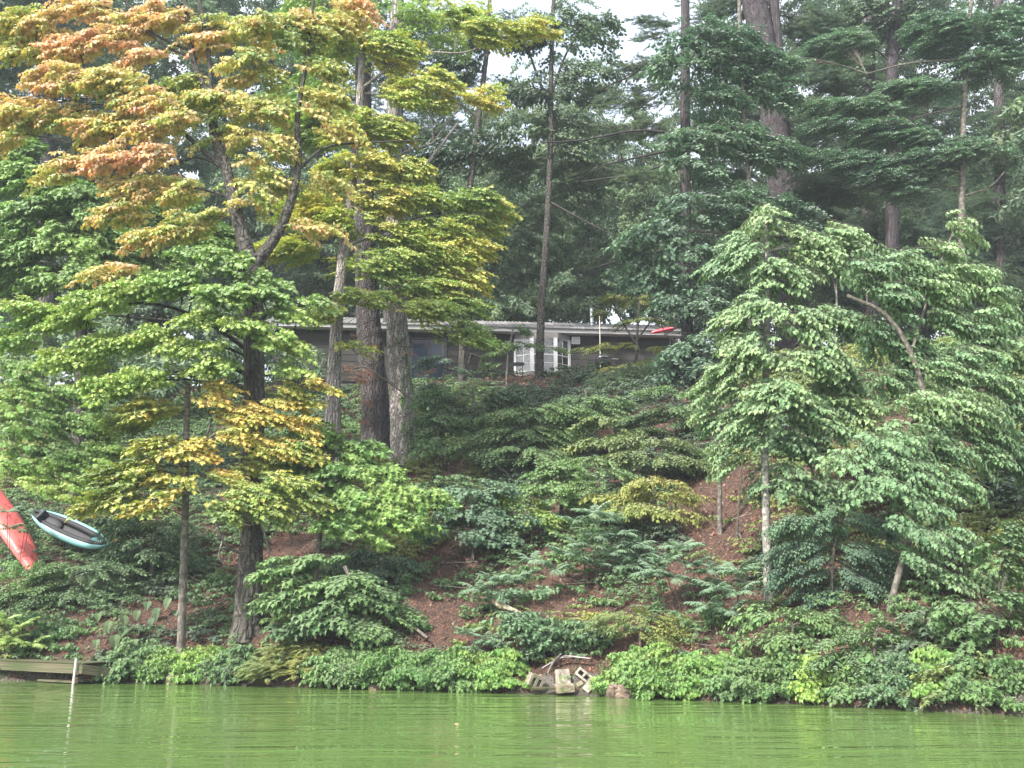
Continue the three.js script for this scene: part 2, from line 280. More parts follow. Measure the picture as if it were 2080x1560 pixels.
function nearest(skel, p) { let best, bd = 1e9; for (const q of skel) { const dy = q.y - p.y, d = Math.hypot(q.x - p.x, q.z - p.z) + (dy > 0 ? dy * 2.2 : -dy * 0.75); if (d < bd) { bd = d; best = q; } } return best; }
function bough(a, b, sag) { const c = a.clone().lerp(b, 0.5); c.y += sag * a.distanceTo(b); const e = a.clone().lerp(b, 0.25); e.y += sag * 0.8 * a.distanceTo(b); c.x += gauss() * 0.08 * a.distanceTo(b); c.z += gauss() * 0.08 * a.distanceTo(b); return [a, e, c, b]; }
let treeCount = 0;
function tree(name, label, category, o) {
  seed = 1000 + 7919 * ++treeCount;
  const d = o.d ?? -ground(o.trunk[0][0], o.trunk[0][1]).z, k = d / F;
  const first = at(o.trunk[0][0], o.trunk[0][1], d), base = V3(first.x, land(first.x, d), -d);
  const T = thing(name, label, category, base, o.group);
  const rel = (p) => p.clone().sub(base), line = (l) => l.map(([x, y, w, dd = 0]) => [at(x, y, d + dd), Math.max(0.006, w * k / 2)]);
  const trunk = line(o.trunk); trunk[0][0].copy(base).setY(base.y - 0.25);
  if (o.trunk.length === 1) trunk.push([base.clone().add(V3(0, 0.5, 0)), trunk[0][1] * 0.8]);
  const skel = [], wood = [], sample = (l) => { const c = new THREE.CatmullRomCurve3(l.map((p) => p[0]), false, 'centripetal'); skel.push(...c.getPoints(24).slice(3)); };
  const big = trunk[0][1] > 0.16, tubeOf = (l, r, s, q = {}) => tube(l.map(([p, w]) => [rel(p), w]), r, { step: s, ...q });
  wood.push(tubeOf(trunk, big ? 36 : 10, big ? 0.09 : 0.3, { ridge: big ? trunk[0][1] * 0.09 : 0, flare: big ? 0.32 : 0.15, wob: 0.05, moss: o.moss })); sample(trunk);
  for (const l of o.limbs ?? []) { const q = line(l); wood.push(tubeOf(q, 9, 0.25, { wob: 0.12 })); sample(q); }
  const mat = BARK[o.bark ?? 'maple'];
  const groups = new Map(), axis = o.axis ? at(o.axis[0], o.axis[1], d) : trunk[trunk.length - 1][0];
  for (const [px, py, rx, ry, dd0 = 0, shift = 0, sp] of o.clumps ?? []) {
    const dd = dd0 + (o.dd ?? 0), sh = shift * (o.shiftScale ?? 1), q = (d + dd) / F, C = at(px, py, d + dd), cut = (r) => Math.max(0.45 * r, r - (o.cut ?? 0.22)), R = V3(cut(rx * q), cut(ry * q * 1.5), cut((rx + ry) * 0.5 * q * (o.deep ?? 0.8))), from = nearest(skel, C), B = bough(from, C, o.sag ?? 0.08), s = sp ?? o.sp;
    if (!groups.has(s)) groups.set(s, []);
    const len = from.distanceTo(C), r0 = clamp(0.012 + 0.007 * len, 0.012, o.boughMax ?? 0.07);
    if (len > 0.2) wood.push(tubeOf(B.map((p, i) => [p, r0 * (1 - 0.22 * i)]), 6, 0.3));
    const arm = new THREE.CatmullRomCurve3(B).getPoints(10), list = groups.get(s), pal = PAL[sp === 'pine' ? 'pine' : o.pal];
    const pads = fill(list, C, R, { ...o, pal, shift: sh + (o.shift ?? 0), axis: o.spread ? C : axis, floor: (p) => Math.max(0.1, land(p.x, -p.z)) });
    for (const p of pads) { if (rnd() > (o.twigs ?? 0.75)) continue; const a = arm[2 + Math.floor(rnd() * 8)] ?? C; if (a.distanceTo(p) > 0.15) wood.push(tubeOf(bough(a, p, 0.05).map((x, i) => [x, 0.012 * (1 - 0.22 * i) * (o.twigSize ?? 1)]), 4, 0.5)); }
  }
  part(o.stemName ?? 'trunk', mergeGeometries(wood), mat, T);
  for (const [s, list] of groups) instanced(list, SPECIES[s][treeCount % SPECIES[s].length], s === 'pine' ? NEEDLE : o.glossy ? GLOSSY : LEAF, o.crownName ?? 'crown', T, base);
  if (o.after) o.after(T, base, rel, d);
  return T;
}

// ================================================================ the setting
{ // hillside: one sheet from the lake bed to the hilltop
  const xs = [], ds = [], pos = [], uv = [], idx = [];
  for (let x = -86; x <= 86;) { xs.push(x); x += Math.abs(x) < 24 ? 0.22 : Math.abs(x) < 60 ? 1.5 : 4; }
  for (let d = 4; d <= 125;) { ds.push(d); d += d < 15 ? 1 : d < 52 ? 0.22 : d < 90 ? 1.2 : 6; }
  for (const d of ds) for (const x of xs) { pos.push(x, land(x, d), -d); uv.push(x / 1.6, d / 1.6); }
  const w = xs.length;
  for (let j = 0; j + 1 < ds.length; j++) for (let i = 0; i + 1 < w; i++) { const a = j * w + i; idx.push(a, a + 1, a + w, a + 1, a + w + 1, a + w); }
  const g = new THREE.BufferGeometry(); g.setAttribute('position', new THREE.Float32BufferAttribute(pos, 3)); g.setAttribute('uv', new THREE.Float32BufferAttribute(uv, 2)); g.setIndex(idx); g.computeVertexNormals();
  solo('hillside_ground', g, new THREE.MeshStandardMaterial({ color: rgb(0.36, 0.35, 0.34), map: litterMap, bumpMap: litterMap, bumpScale: 0.05, roughness: 1 }), 'steep bank covered in reddish brown pine needles and dead leaves', null, 'structure');
}
{ // wet dark mud along the waterline, ragged at its upper edge
  const pos = [], idx = [], uv = [], n = 700, m = 7;
  for (let i = 0; i <= n; i++) for (let j = 0; j <= m; j++) { const x = -30 + 50 * i / n, top = 0.28 + 0.22 * noise3(x * 1.1, 7, 2) + 0.16 * noise3(x * 4.5, 3, 9), d = shore(x) - 0.5 + (top + 0.5) * j / m; pos.push(x, land(x, d) + 0.012, -d); uv.push(x, d); }
  for (let i = 0; i < n; i++) for (let j = 0; j < m; j++) { const a = i * (m + 1) + j; idx.push(a, a + m + 1, a + 1, a + 1, a + m + 1, a + m + 2); }
  const g = new THREE.BufferGeometry(); g.setAttribute('position', new THREE.Float32BufferAttribute(pos, 3)); g.setAttribute('uv', new THREE.Float32BufferAttribute(uv, 2)); g.setIndex(idx); g.computeVertexNormals();
  solo('mud_shore', g, new THREE.MeshStandardMaterial({ color: rgb(0.035, 0.028, 0.02), bumpMap: grain, bumpScale: 0.03, roughness: 0.5, side: THREE.DoubleSide }), 'narrow strip of dark wet mud along the waterline', null, 'structure');
}
{ // lake
  const g = new THREE.PlaneGeometry(172, 90, 200, 160); g.rotateX(-Math.PI / 2); g.translate(0, 0, 5);
  const p = g.attributes.position, u = g.attributes.uv;
  for (let i = 0; i < p.count; i++) { const x = p.getX(i), z = p.getZ(i); p.setY(i, 0.012 * fbm(x * 0.3, z * 0.5, 1, 3)); u.setXY(i, x / 9, z / 9); }
  g.computeVertexNormals();
  solo('lake_water', g, new THREE.MeshPhysicalMaterial({ color: rgb(0.070, 0.118, 0.032), roughness: 0.02, bumpMap: rippleBump, bumpScale: 0.022, ior: 1.45 }), 'green lake water with long low ripples below the wooded bank', null, 'structure');
}

// ================================================================ cottage
const SID = new THREE.MeshStandardMaterial({ color: rgb(0.046, 0.040, 0.048), map: woodMap, roughness: 0.8 });
const WHITE = new THREE.MeshStandardMaterial({ color: rgb(0.62, 0.60, 0.62), roughness: 0.55 });
const GLASS = new THREE.MeshPhysicalMaterial({ color: 0xffffff, transmission: 1, thickness: 0, roughness: 0.02, ior: 1.6 });
const DARKGLASS = new THREE.MeshPhysicalMaterial({ color: rgb(0.012, 0.018, 0.03), roughness: 0.06, ior: 1.35 });
const METAL = new THREE.MeshStandardMaterial({ color: rgb(0.32, 0.31, 0.33), roughness: 0.45, metalness: 0.5 });
const BLACK = new THREE.MeshStandardMaterial({ color: rgb(0.015, 0.015, 0.017), roughness: 0.45 });
const box = (w, h, d, x, y, z) => new THREE.BoxGeometry(w, h, d).translate(x, y, z);
const HD = 49.8, HO = at(975, 772, HD), M = 0.0255, hx = (px) => (px - 975) * M;
{
  const G = thing('lake_cottage', 'low dark brown cottage with white gutter and bay window at the top of the bank', 'cottage', HO);
  G.rotation.y = 0.09;
  const x0 = hx(560), x1 = hx(1388), WH = 2.62;
  part('wall', mergeGeometries([box(x1 - x0, WH + 1.2, 0.14, (x0 + x1) / 2, WH / 2 - 0.6, -0.12), box(0.14, WH + 1.2, 6.6, x1 - 0.07, WH / 2 - 0.6, -3.5), box(0.14, WH + 1.2, 6.6, x0 + 0.07, WH / 2 - 0.6, -3.5), box(x1 - x0, WH + 1.2, 0.14, (x0 + x1) / 2, WH / 2 - 0.6, -6.87)]), SID, G);
  for (const [a, b] of [[560, 834], [908, 1046], [1160, 1388]]) for (let k = 0; k < 8; k++) {
    const g = new RoundedBoxGeometry(hx(b) - hx(a), 0.352, 0.03, 1, 0.006); g.rotateX(-0.05); g.translate((hx(a) + hx(b)) / 2, -0.22 + k * 0.356 + 0.178, -0.02);
    const uv = g.attributes.uv; for (let i = 0; i < uv.count; i++) uv.setXY(i, uv.getX(i) * 3 + k * 0.37 + a, uv.getY(i) * 0.3 + k * 0.23);
    part('siding_board', g, SID, G);
  }
  // dark glazed door behind the big trunks
  const door = part('sliding_door', mergeGeometries([box(0.07, 2.2, 0.08, hx(836), 1.0, 0.02), box(0.07, 2.2, 0.08, hx(871), 1.0, 0.02), box(0.07, 2.2, 0.08, hx(906), 1.0, 0.02), box(1.85, 0.08, 0.08, hx(871), 2.14, 0.02)]), BLACK, G);
  for (const s of [853, 889]) part('pane', box(0.82, 2.1, 0.012, hx(s), 1.02, 0.02), DARKGLASS, door);
  part('fascia', box(x1 - x0 + 0.9, 0.2, 0.05, (x0 + x1) / 2, WH - 0.02, 0.55), WHITE, G);
  // gutter: an open channel with a rolled lip
  const prof = new THREE.Shape([[0, 0], [0.09, 0], [0.13, 0.05], [0.14, 0.12], [0.165, 0.125], [0.165, 0.16], [0.125, 0.165], [0.11, 0.07], [0.08, 0.02], [0.015, 0.02], [0.015, 0.15], [0, 0.15]].map(([a, b]) => new THREE.Vector2(a, b)));
  const gut = new THREE.ExtrudeGeometry(prof, { depth: x1 - x0 + 0.96, bevelEnabled: false }); gut.rotateY(-Math.PI / 2); gut.rotateY(Math.PI); 
  gut.translate(x0 - 0.48, WH - 0.07, 0.58);
  part('gutter', gut, WHITE, G);
  part('soffit', box(x1 - x0 + 0.9, 0.03, 0.6, (x0 + x1) / 2, WH - 0.1, 0.25), WHITE, G);
  // ribbed metal roof, front and back slopes
  const SL = 0.33, RUN = 5.0, roof = part('roof', (() => { const g = box(x1 - x0 + 0.9, 0.05, RUN / Math.cos(SL), 0, 0, -RUN / Math.cos(SL) / 2); g.rotateX(SL); g.translate((x0 + x1) / 2, WH + 0.06, 0.66); const b = box(x1 - x0 + 0.9, 0.05, RUN / Math.cos(SL), 0, 0, -RUN / Math.cos(SL) / 2); b.rotateX(SL); b.rotateY(Math.PI); b.translate((x0 + x1) / 2, WH + 0.06, 0.66 - 2 * RUN); return mergeGeometries([g, b]); })(), METAL, G);
  const nP = 52, pw = (x1 - x0 + 0.9) / nP;
  const panel = mergeGeometries([box(pw - 0.012, 0.012, RUN / Math.cos(SL) + 0.03, 0, 0.034, -RUN / Math.cos(SL) / 2 + 0.015), box(0.05, 0.045, RUN / Math.cos(SL) + 0.03, pw / 2 - 0.03, 0.06, -RUN / Math.cos(SL) / 2 + 0.015), box(0.03, 0.025, RUN / Math.cos(SL) + 0.03, -0.03, 0.05, -RUN / Math.cos(SL) / 2 + 0.015)]); panel.rotateX(SL);
  const tones = [0.27, 0.31, 0.34].map((t) => { const m = METAL.clone(); m.color = rgb(t, t * 0.97, t); return m; });
  for (let i = 0; i < nP; i++) { const m = part('roof_panel', panel, tones[i * 7 % 3], roof); m.position.set(x0 - 0.45 + pw * (i + 0.5), WH + 0.063, 0.66); }
  // bay window
  const bx = hx(1103), GREY = new THREE.MeshStandardMaterial({ color: rgb(0.24, 0.22, 0.22), roughness: 0.6 }), slab = (h, y) => {
    const q = new THREE.Shape([[-1.5, -0.05], [1.5, -0.05], [0.74, 0.62], [-0.74, 0.62]].map(([a, b]) => new THREE.Vector2(a, b)));
    return new THREE.ExtrudeGeometry(q, { depth: h, bevelEnabled: false }).rotateX(Math.PI / 2).translate(bx, y, 0);
  };
  const bay = part('bay_window', slab(0.75, 0.40), GREY, G);
  part('window_header', slab(0.30, WH - 0.12), GREY, bay);
  const P4 = [[-1.42, 0], [-0.62, 0.56], [0.62, 0.56], [1.42, 0]];
  for (const [i, [x, z]] of P4.entries()) part('window_post', new RoundedBoxGeometry(i % 3 ? 0.2 : 0.13, 1.84, 0.12, 1, 0.012).rotateY(i === 0 ? -0.6 : i === 3 ? 0.6 : 0).translate(bx + x, 1.31, z), WHITE, bay);
  for (let i = 0; i < 3; i++) {
    const [a, b] = [P4[i], P4[i + 1]], L = Math.hypot(b[0] - a[0], b[1] - a[1]), ang = -Math.atan2(b[1] - a[1], b[0] - a[0]), put = (g) => g.rotateY(ang).translate(bx + (a[0] + b[0]) / 2, 0, (a[1] + b[1]) / 2);
    part('pane', put(box(L - 0.1, 1.86, 0.01, 0, 1.31, -0.01)), GLASS, bay);
    const bars = [box(L, 0.07, 0.05, 0, 0.43, 0), box(L, 0.07, 0.05, 0, 2.19, 0), box(0.028, 1.7, 0.03, 0, 1.31, 0)];
    for (let k = 1; k < 4; k++) bars.push(box(L - 0.2, k === 2 ? 0.05 : 0.026, k === 2 ? 0.05 : 0.026, 0, 0.43 + k * 0.44, 0.003));
    part('glazing_bars', put(mergeGeometries(bars)), WHITE, bay);
  }
  part('room_floor', box(x1 - x0 - 0.4, 0.1, 6.4, (x0 + x1) / 2, 0.1, -3.5), BLACK, G);
  const unit = part('wall_unit', new RoundedBoxGeometry(0.44, 0.40, 0.2, 2, 0.02).translate(hx(1172), WH - 0.42, 0.1), WHITE, G);
  part('cover_panel', new RoundedBoxGeometry(0.33, 0.29, 0.02, 1, 0.01).translate(hx(1172), WH - 0.42, 0.205), METAL, unit);
  const pipe = part('chimney_pipe', new THREE.CylinderGeometry(0.11, 0.11, 2.6, 20).translate(hx(1222) + 0.15, WH + 1.0, -3), new THREE.MeshStandardMaterial({ color: rgb(0.6, 0.66, 0.68), roughness: 0.3, metalness: 0.85 }), G);
  for (const y of [1.45, 0.95]) part('pipe_collar', new THREE.CylinderGeometry(0.118, 0.118, 0.07, 20).translate(hx(1222) + 0.15, WH + y, -3), METAL, pipe);
  part('pipe_cap', new THREE.ConeGeometry(0.2, 0.12, 20).translate(hx(1222) + 0.15, WH + 2.38, -3), METAL, pipe);
  part('corner_trim', box(0.14, WH + 0.9, 0.05, x1 - 0.05, WH / 2 - 0.4, 0.03), WHITE, G);
}
{ // things beside the cottage
  const p = at(1220, 752, 48.4); p.y = Math.min(p.y, land(p.x, 48.4));
  solo('slim_pole', new THREE.CylinderGeometry(0.022, 0.028, 3.5, 8).translate(p.x, p.y + 1.4, p.z), new THREE.MeshStandardMaterial({ color: rgb(0.6, 0.58, 0.5), roughness: 0.6 }), 'slim pale pole standing upright before the cottage, beside the black grill', 'pole');
  const gp = at(1226, 760, 48.6), G = thing('lidded_grill', 'black grill with a rounded lid against the cottage wall, partly behind leaves', 'grill', gp);
  G.rotation.y = 0.1;
  const lid = new THREE.CylinderGeometry(0.28, 0.28, 0.78, 20, 1, false, -Math.PI / 2, Math.PI); lid.rotateZ(Math.PI / 2); lid.rotateY(Math.PI); lid.rotateX(-Math.PI / 2 + Math.PI); 
  part('lid', new THREE.SphereGeometry(0.4, 24, 10, 0, Math.PI * 2, 0, Math.PI / 2).scale(1, 0.75, 0.75).translate(0, 0.78, 0), new THREE.MeshStandardMaterial({ color: rgb(0.02, 0.02, 0.022), roughness: 0.25 }), G);
  part('firebox', new RoundedBoxGeometry(0.78, 0.26, 0.56, 2, 0.04).translate(0, 0.64, 0), BLACK, G);
  part('side_shelf', box(0.34, 0.03, 0.4, 0.58, 0.76, 0), METAL, G);
  part('handle', new THREE.CylinderGeometry(0.014, 0.014, 0.4, 8).rotateZ(Math.PI / 2).translate(0, 0.84, 0.31), METAL, G);
  for (const [a, b] of [[-1, -1], [-1, 1], [1, -1], [1, 1]]) part('leg', new THREE.CylinderGeometry(0.018, 0.018, 0.9, 8).translate(a * 0.34, 0.07, b * 0.22), BLACK, G);
  const bp = at(1042, 755, 48.6), B = thing('black_bench', 'low black bench beside the bay window, mostly hidden by leaves', 'bench', bp);
  part('seat', box(1.15, 0.06, 0.36, 0, 0.42, 0), BLACK, B);
  for (const s of [-1, 1]) part('leg', box(0.06, 0.6, 0.32, s * 0.5, 0.09, 0), BLACK, B);
  part('apron', box(1.0, 0.13, 0.03, 0, 0.32, 0.14), BLACK, B);
  const cp = at(966, 734, 48.4), C = thing('tilted_bench', 'small weathered grey bench tilting over in front of the plain cottage wall', 'bench', cp);
  C.rotation.set(0.1, -0.3, -0.32);
  const GREYW = new THREE.MeshStandardMaterial({ color: rgb(0.36, 0.34, 0.28), map: woodMap, roughness: 0.9 });
  for (let k = 0; k < 3; k++) part('plank', new RoundedBoxGeometry(0.75, 0.04, 0.13, 1, 0.008).translate(0, 0.3, (k - 1) * 0.14), GREYW, C);
  for (const s of [-1, 1]) part('leg', box(0.05, 0.5, 0.34, s * 0.3, 0.03, 0), GREYW, C);
  // red hull under the eave
  const rp = at(1346, 671, 47.5), hull = [];
  const RED = new THREE.MeshStandardMaterial({ color: rgb(0.62, 0.02, 0.05), roughness: 0.28 });
  const R = thing('red_hull', 'glossy red narrow hull glimpsed between leaves below the right end of the cottage eave', 'boat hull', rp);
  R.rotation.set(0.25, 0.15, 0.2);
  const hg = new THREE.SphereGeometry(1, 28, 14).scale(0.62, 0.11, 0.16); part('hull', hg, RED, R);
  part('rim', new THREE.TorusGeometry(0.4, 0.014, 6, 30).scale(1.35, 0.36, 1).rotateX(Math.PI / 2).translate(0, 0.045, 0), new THREE.MeshStandardMaterial({ color: rgb(0.8, 0.62, 0.62), roughness: 0.35 }), R);
}

// ================================================================ boats, dock, blocks, stones
{ // faded red kayak, keel up, leaning down the bank
  const a = at(-95, 905, 37.0), b = at(95, 1180, 33.4), L = a.distanceTo(b), n = 34, m = 18, pos = [], uv = [], idx = [];
  for (let i = 0; i <= n; i++) { const t = i / n, w = 0.66 * Math.pow(Math.sin(Math.PI * clamp(t, 0.001, 0.999)), 0.62), bend = -0.22 * (2 * t - 1) ** 2 - 0.02;
    for (let j = 0; j <= m; j++) { const g = j / m * Math.PI * 2, c = Math.cos(g), s = Math.sin(g), up = s > 0 ? 0.36 * Math.pow(Math.abs(s), 0.8) + 0.04 * Math.exp(-c * c * 60) : 0.14 * s; pos.push(w * Math.sign(c) * Math.pow(Math.abs(c), 0.75), up * (w / 0.66) ** 0.7 + bend, t * L); uv.push(j / m * 2, t * 4); } }
  for (let i = 0; i < n; i++) for (let j = 0; j < m; j++) { const k = i * (m + 1) + j; idx.push(k, k + m + 1, k + 1, k + 1, k + m + 1, k + m + 2); }
  const g = new THREE.BufferGeometry(); g.setAttribute('position', new THREE.Float32BufferAttribute(pos, 3)); g.setAttribute('uv', new THREE.Float32BufferAttribute(uv, 2)); g.setIndex(idx); g.computeVertexNormals();
  const K = thing('red_kayak', 'faded red plastic kayak lying keel up among ferns on the bank', 'kayak', a);
  K.lookAt(b); K.rotateZ(-0.15);
  part('hull', g, new THREE.MeshStandardMaterial({ color: rgb(0.62, 0.12, 0.11), map: scuffMap, roughness: 0.5, side: THREE.DoubleSide }), K);
  part('bow_loop', new THREE.TorusGeometry(0.06, 0.012, 6, 16).translate(0, -0.2, L + 0.03), BLACK, K);
}
{ // inflatable kayak
  const c = at(143, 1078, 34.6), K = thing('inflatable_kayak', 'pale teal inflatable kayak with black inside tipped on its side behind the red kayak', 'kayak', c);
  const e = at(222, 1112, 35.4), s = at(60, 1040, 36.6), ax = e.clone().sub(s).normalize(), view = V3(0, EYE, 0).sub(c).normalize();
  const nrm = view.clone().multiplyScalar(1.0).addScaledVector(UP, 0.4); nrm.addScaledVector(ax, -nrm.dot(ax)).normalize();
  const bz = ax.clone().cross(nrm).normalize(); K.quaternion.setFromRotationMatrix(new THREE.Matrix4().makeBasis(ax, nrm, bz)); K.scale.set(1.22, 1, 0.84);
  const TEAL = new THREE.MeshStandardMaterial({ color: rgb(0.19, 0.40, 0.41), roughness: 0.42 }), LIN = new THREE.MeshStandardMaterial({ color: rgb(0.014, 0.013, 0.017), roughness: 0.7 });
  const side = (sg, w, r, y, mat, name, par = K) => { const p = []; for (let i = 0; i <= 16; i++) { const t = i / 16 * 2 - 1; p.push([V3(t * 1.45, y + 0.20 * t * t * t * t, sg * w * Math.pow(1 - Math.abs(t) ** 2.4, 0.75)), Math.max(0.035, r * Math.pow(1 - Math.abs(t) ** 4, 0.5))]); } const g = tube(p, 14, { step: 0.08 }); g.deleteAttribute('color'); return part(name, g, mat, par); };
  const t1 = side(1, 0.36, 0.155, 0, TEAL, 'side_tube'), t2 = side(-1, 0.36, 0.155, 0, TEAL, 'side_tube');
  side(1, 0.26, 0.125, 0.07, LIN, 'lining'); side(-1, 0.26, 0.125, 0.07, LIN, 'lining');
  part('floor', new THREE.SphereGeometry(1, 24, 8).scale(1.3, 0.07, 0.33).translate(0, -0.07, 0), LIN, K);
  part('seat', new THREE.SphereGeometry(1, 18, 12).scale(0.42, 0.14, 0.27).translate(-0.70, 0.04, 0.04), LIN, K);
  part('seat_back', new RoundedBoxGeometry(0.12, 0.4, 0.5, 3, 0.05).rotateZ(0.3).translate(-0.95, 0.2, 0.05), LIN, K);
  for (const sg of [1, -1]) { const cord = []; for (let i = 0; i <= 10; i++) { const t = i / 10 * 1.8 - 0.9; cord.push(V3(t * 1.3, 0.12, sg * (0.40 * Math.pow(1 - Math.abs(t) ** 2.4, 0.75) + 0.05))); } part('cord', new THREE.TubeGeometry(new THREE.CatmullRomCurve3(cord), 40, 0.008, 5), BLACK, K); }
  part('bow_cover', new THREE.SphereGeometry(1, 16, 10).scale(0.34, 0.12, 0.16).translate(1.22, 0.12, 0), new THREE.MeshStandardMaterial({ color: rgb(0.06, 0.20, 0.22), roughness: 0.45 }), K);
}
{ // dock
  const W = new THREE.MeshStandardMaterial({ color: rgb(0.20, 0.185, 0.14), map: woodMap, bumpMap: grain, bumpScale: 0.004, roughness: 0.95 }), D = new THREE.MeshStandardMaterial({ color: rgb(0.12, 0.12, 0.06), map: woodMap, roughness: 1 });
  const p = at(168, 1352, 27.4), q = at(-140, 1334, 30.4), L = Math.hypot(p.x - q.x, p.z - q.z), K = thing('wooden_dock', 'low weathered plank dock along the bank with a pale post', 'dock', V3(p.x, 0, p.z));
  K.rotation.y = Math.atan2(q.z - p.z, -(q.x - p.x));
  const top = 0.54;
  const plank = (w, h, d) => { const g = new RoundedBoxGeometry(w, h, d, 1, 0.01); return g; };
  part('front_beam', plank(L, 0.24, 0.05).translate(-L / 2, top - 0.14, 0), W, K);
  const nb = Math.floor(L / 0.15);
  for (let i = 0; i < nb; i++) { const m = part('deck_board', plank(0.14, 0.035, 0.9), D, K); m.position.set(-0.075 - i * 0.15, top + 0.005 + 0.004 * gauss(), -0.46); m.rotation.y = 0.006 * gauss(); }
  part('rear_beam', plank(L, 0.2, 0.05).translate(-L / 2, top - 0.13, -0.9), D, K);
  const eb = part('end_board', plank(0.8, 0.24, 0.05), W, K); eb.position.set(0.12, top - 0.2, -0.36); eb.rotation.set(0, 1.25, -0.16);
  for (const x of [-1.8, -3.6]) part('pile', new THREE.CylinderGeometry(0.09, 0.1, 1.6, 10).translate(x, -0.2, -0.5), D, K);
  for (let i = 0; i < 3; i++) part('loose_board', plank(1.5 - 0.3 * i, 0.05, 0.16).rotateY(0.15 * gauss()).translate(-1.1 + 0.25 * i, 0.05 + 0.012 * i, -0.15 - 0.2 * i), W, K);
  const post = part('post', new THREE.CylinderGeometry(0.03, 0.03, 1.15, 14).rotateZ(-0.05).translate(-0.18, 0.1, 0.10), new THREE.MeshStandardMaterial({ color: rgb(0.5, 0.5, 0.52), roughness: 0.45 }), K);
  part('bracket', mergeGeometries([box(0.15, 0.10, 0.03, -0.19, 0.30, 0.04), box(0.05, 0.16, 0.10, -0.12, 0.12, 0.08)]), new THREE.MeshStandardMaterial({ color: rgb(0.2, 0.13, 0.09), roughness: 0.9 }), post);
}
const CONC = new THREE.MeshStandardMaterial({ color: rgb(0.42, 0.385, 0.365), map: concreteMap, bumpMap: grain, bumpScale: 0.006, roughness: 0.95 });
const CONC2 = new THREE.MeshStandardMaterial({ color: rgb(0.36, 0.32, 0.25), map: concreteMap, bumpMap: grain, bumpScale: 0.006, roughness: 0.95 });
function rough(g, amp, f = 6) { const p = g.attributes.position; for (let i = 0; i < p.count; i++) { const x = p.getX(i), y = p.getY(i), z = p.getZ(i); p.setXYZ(i, x + amp * noise3(x * f, y * f, z * f), y + amp * noise3(x * f + 9, y * f, z * f), z + amp * noise3(x * f, y * f + 9, z * f)); } g.computeVertexNormals(); return g; }
function blockShape(holes, w = 0.40, h = 0.2, t = 0.2) { const s = new THREE.Shape(); s.moveTo(-w / 2, -h / 2); s.lineTo(w / 2, -h / 2); s.lineTo(w / 2, h / 2); s.lineTo(-w / 2, h / 2); s.closePath(); for (const x of holes) { const o = new THREE.Path(); o.moveTo(x - 0.07, -h / 2 + 0.04); o.lineTo(x - 0.07, h / 2 - 0.04); o.lineTo(x + 0.07, h / 2 - 0.04); o.lineTo(x + 0.07, -h / 2 + 0.04); o.closePath(); s.holes.push(o); } const g = new THREE.ExtrudeGeometry(s, { depth: t, bevelEnabled: true, bevelSize: 0.006, bevelThickness: 0.006, bevelSegments: 1 }); g.translate(0, 0, -t / 2); const uv = g.attributes.uv; return g; }
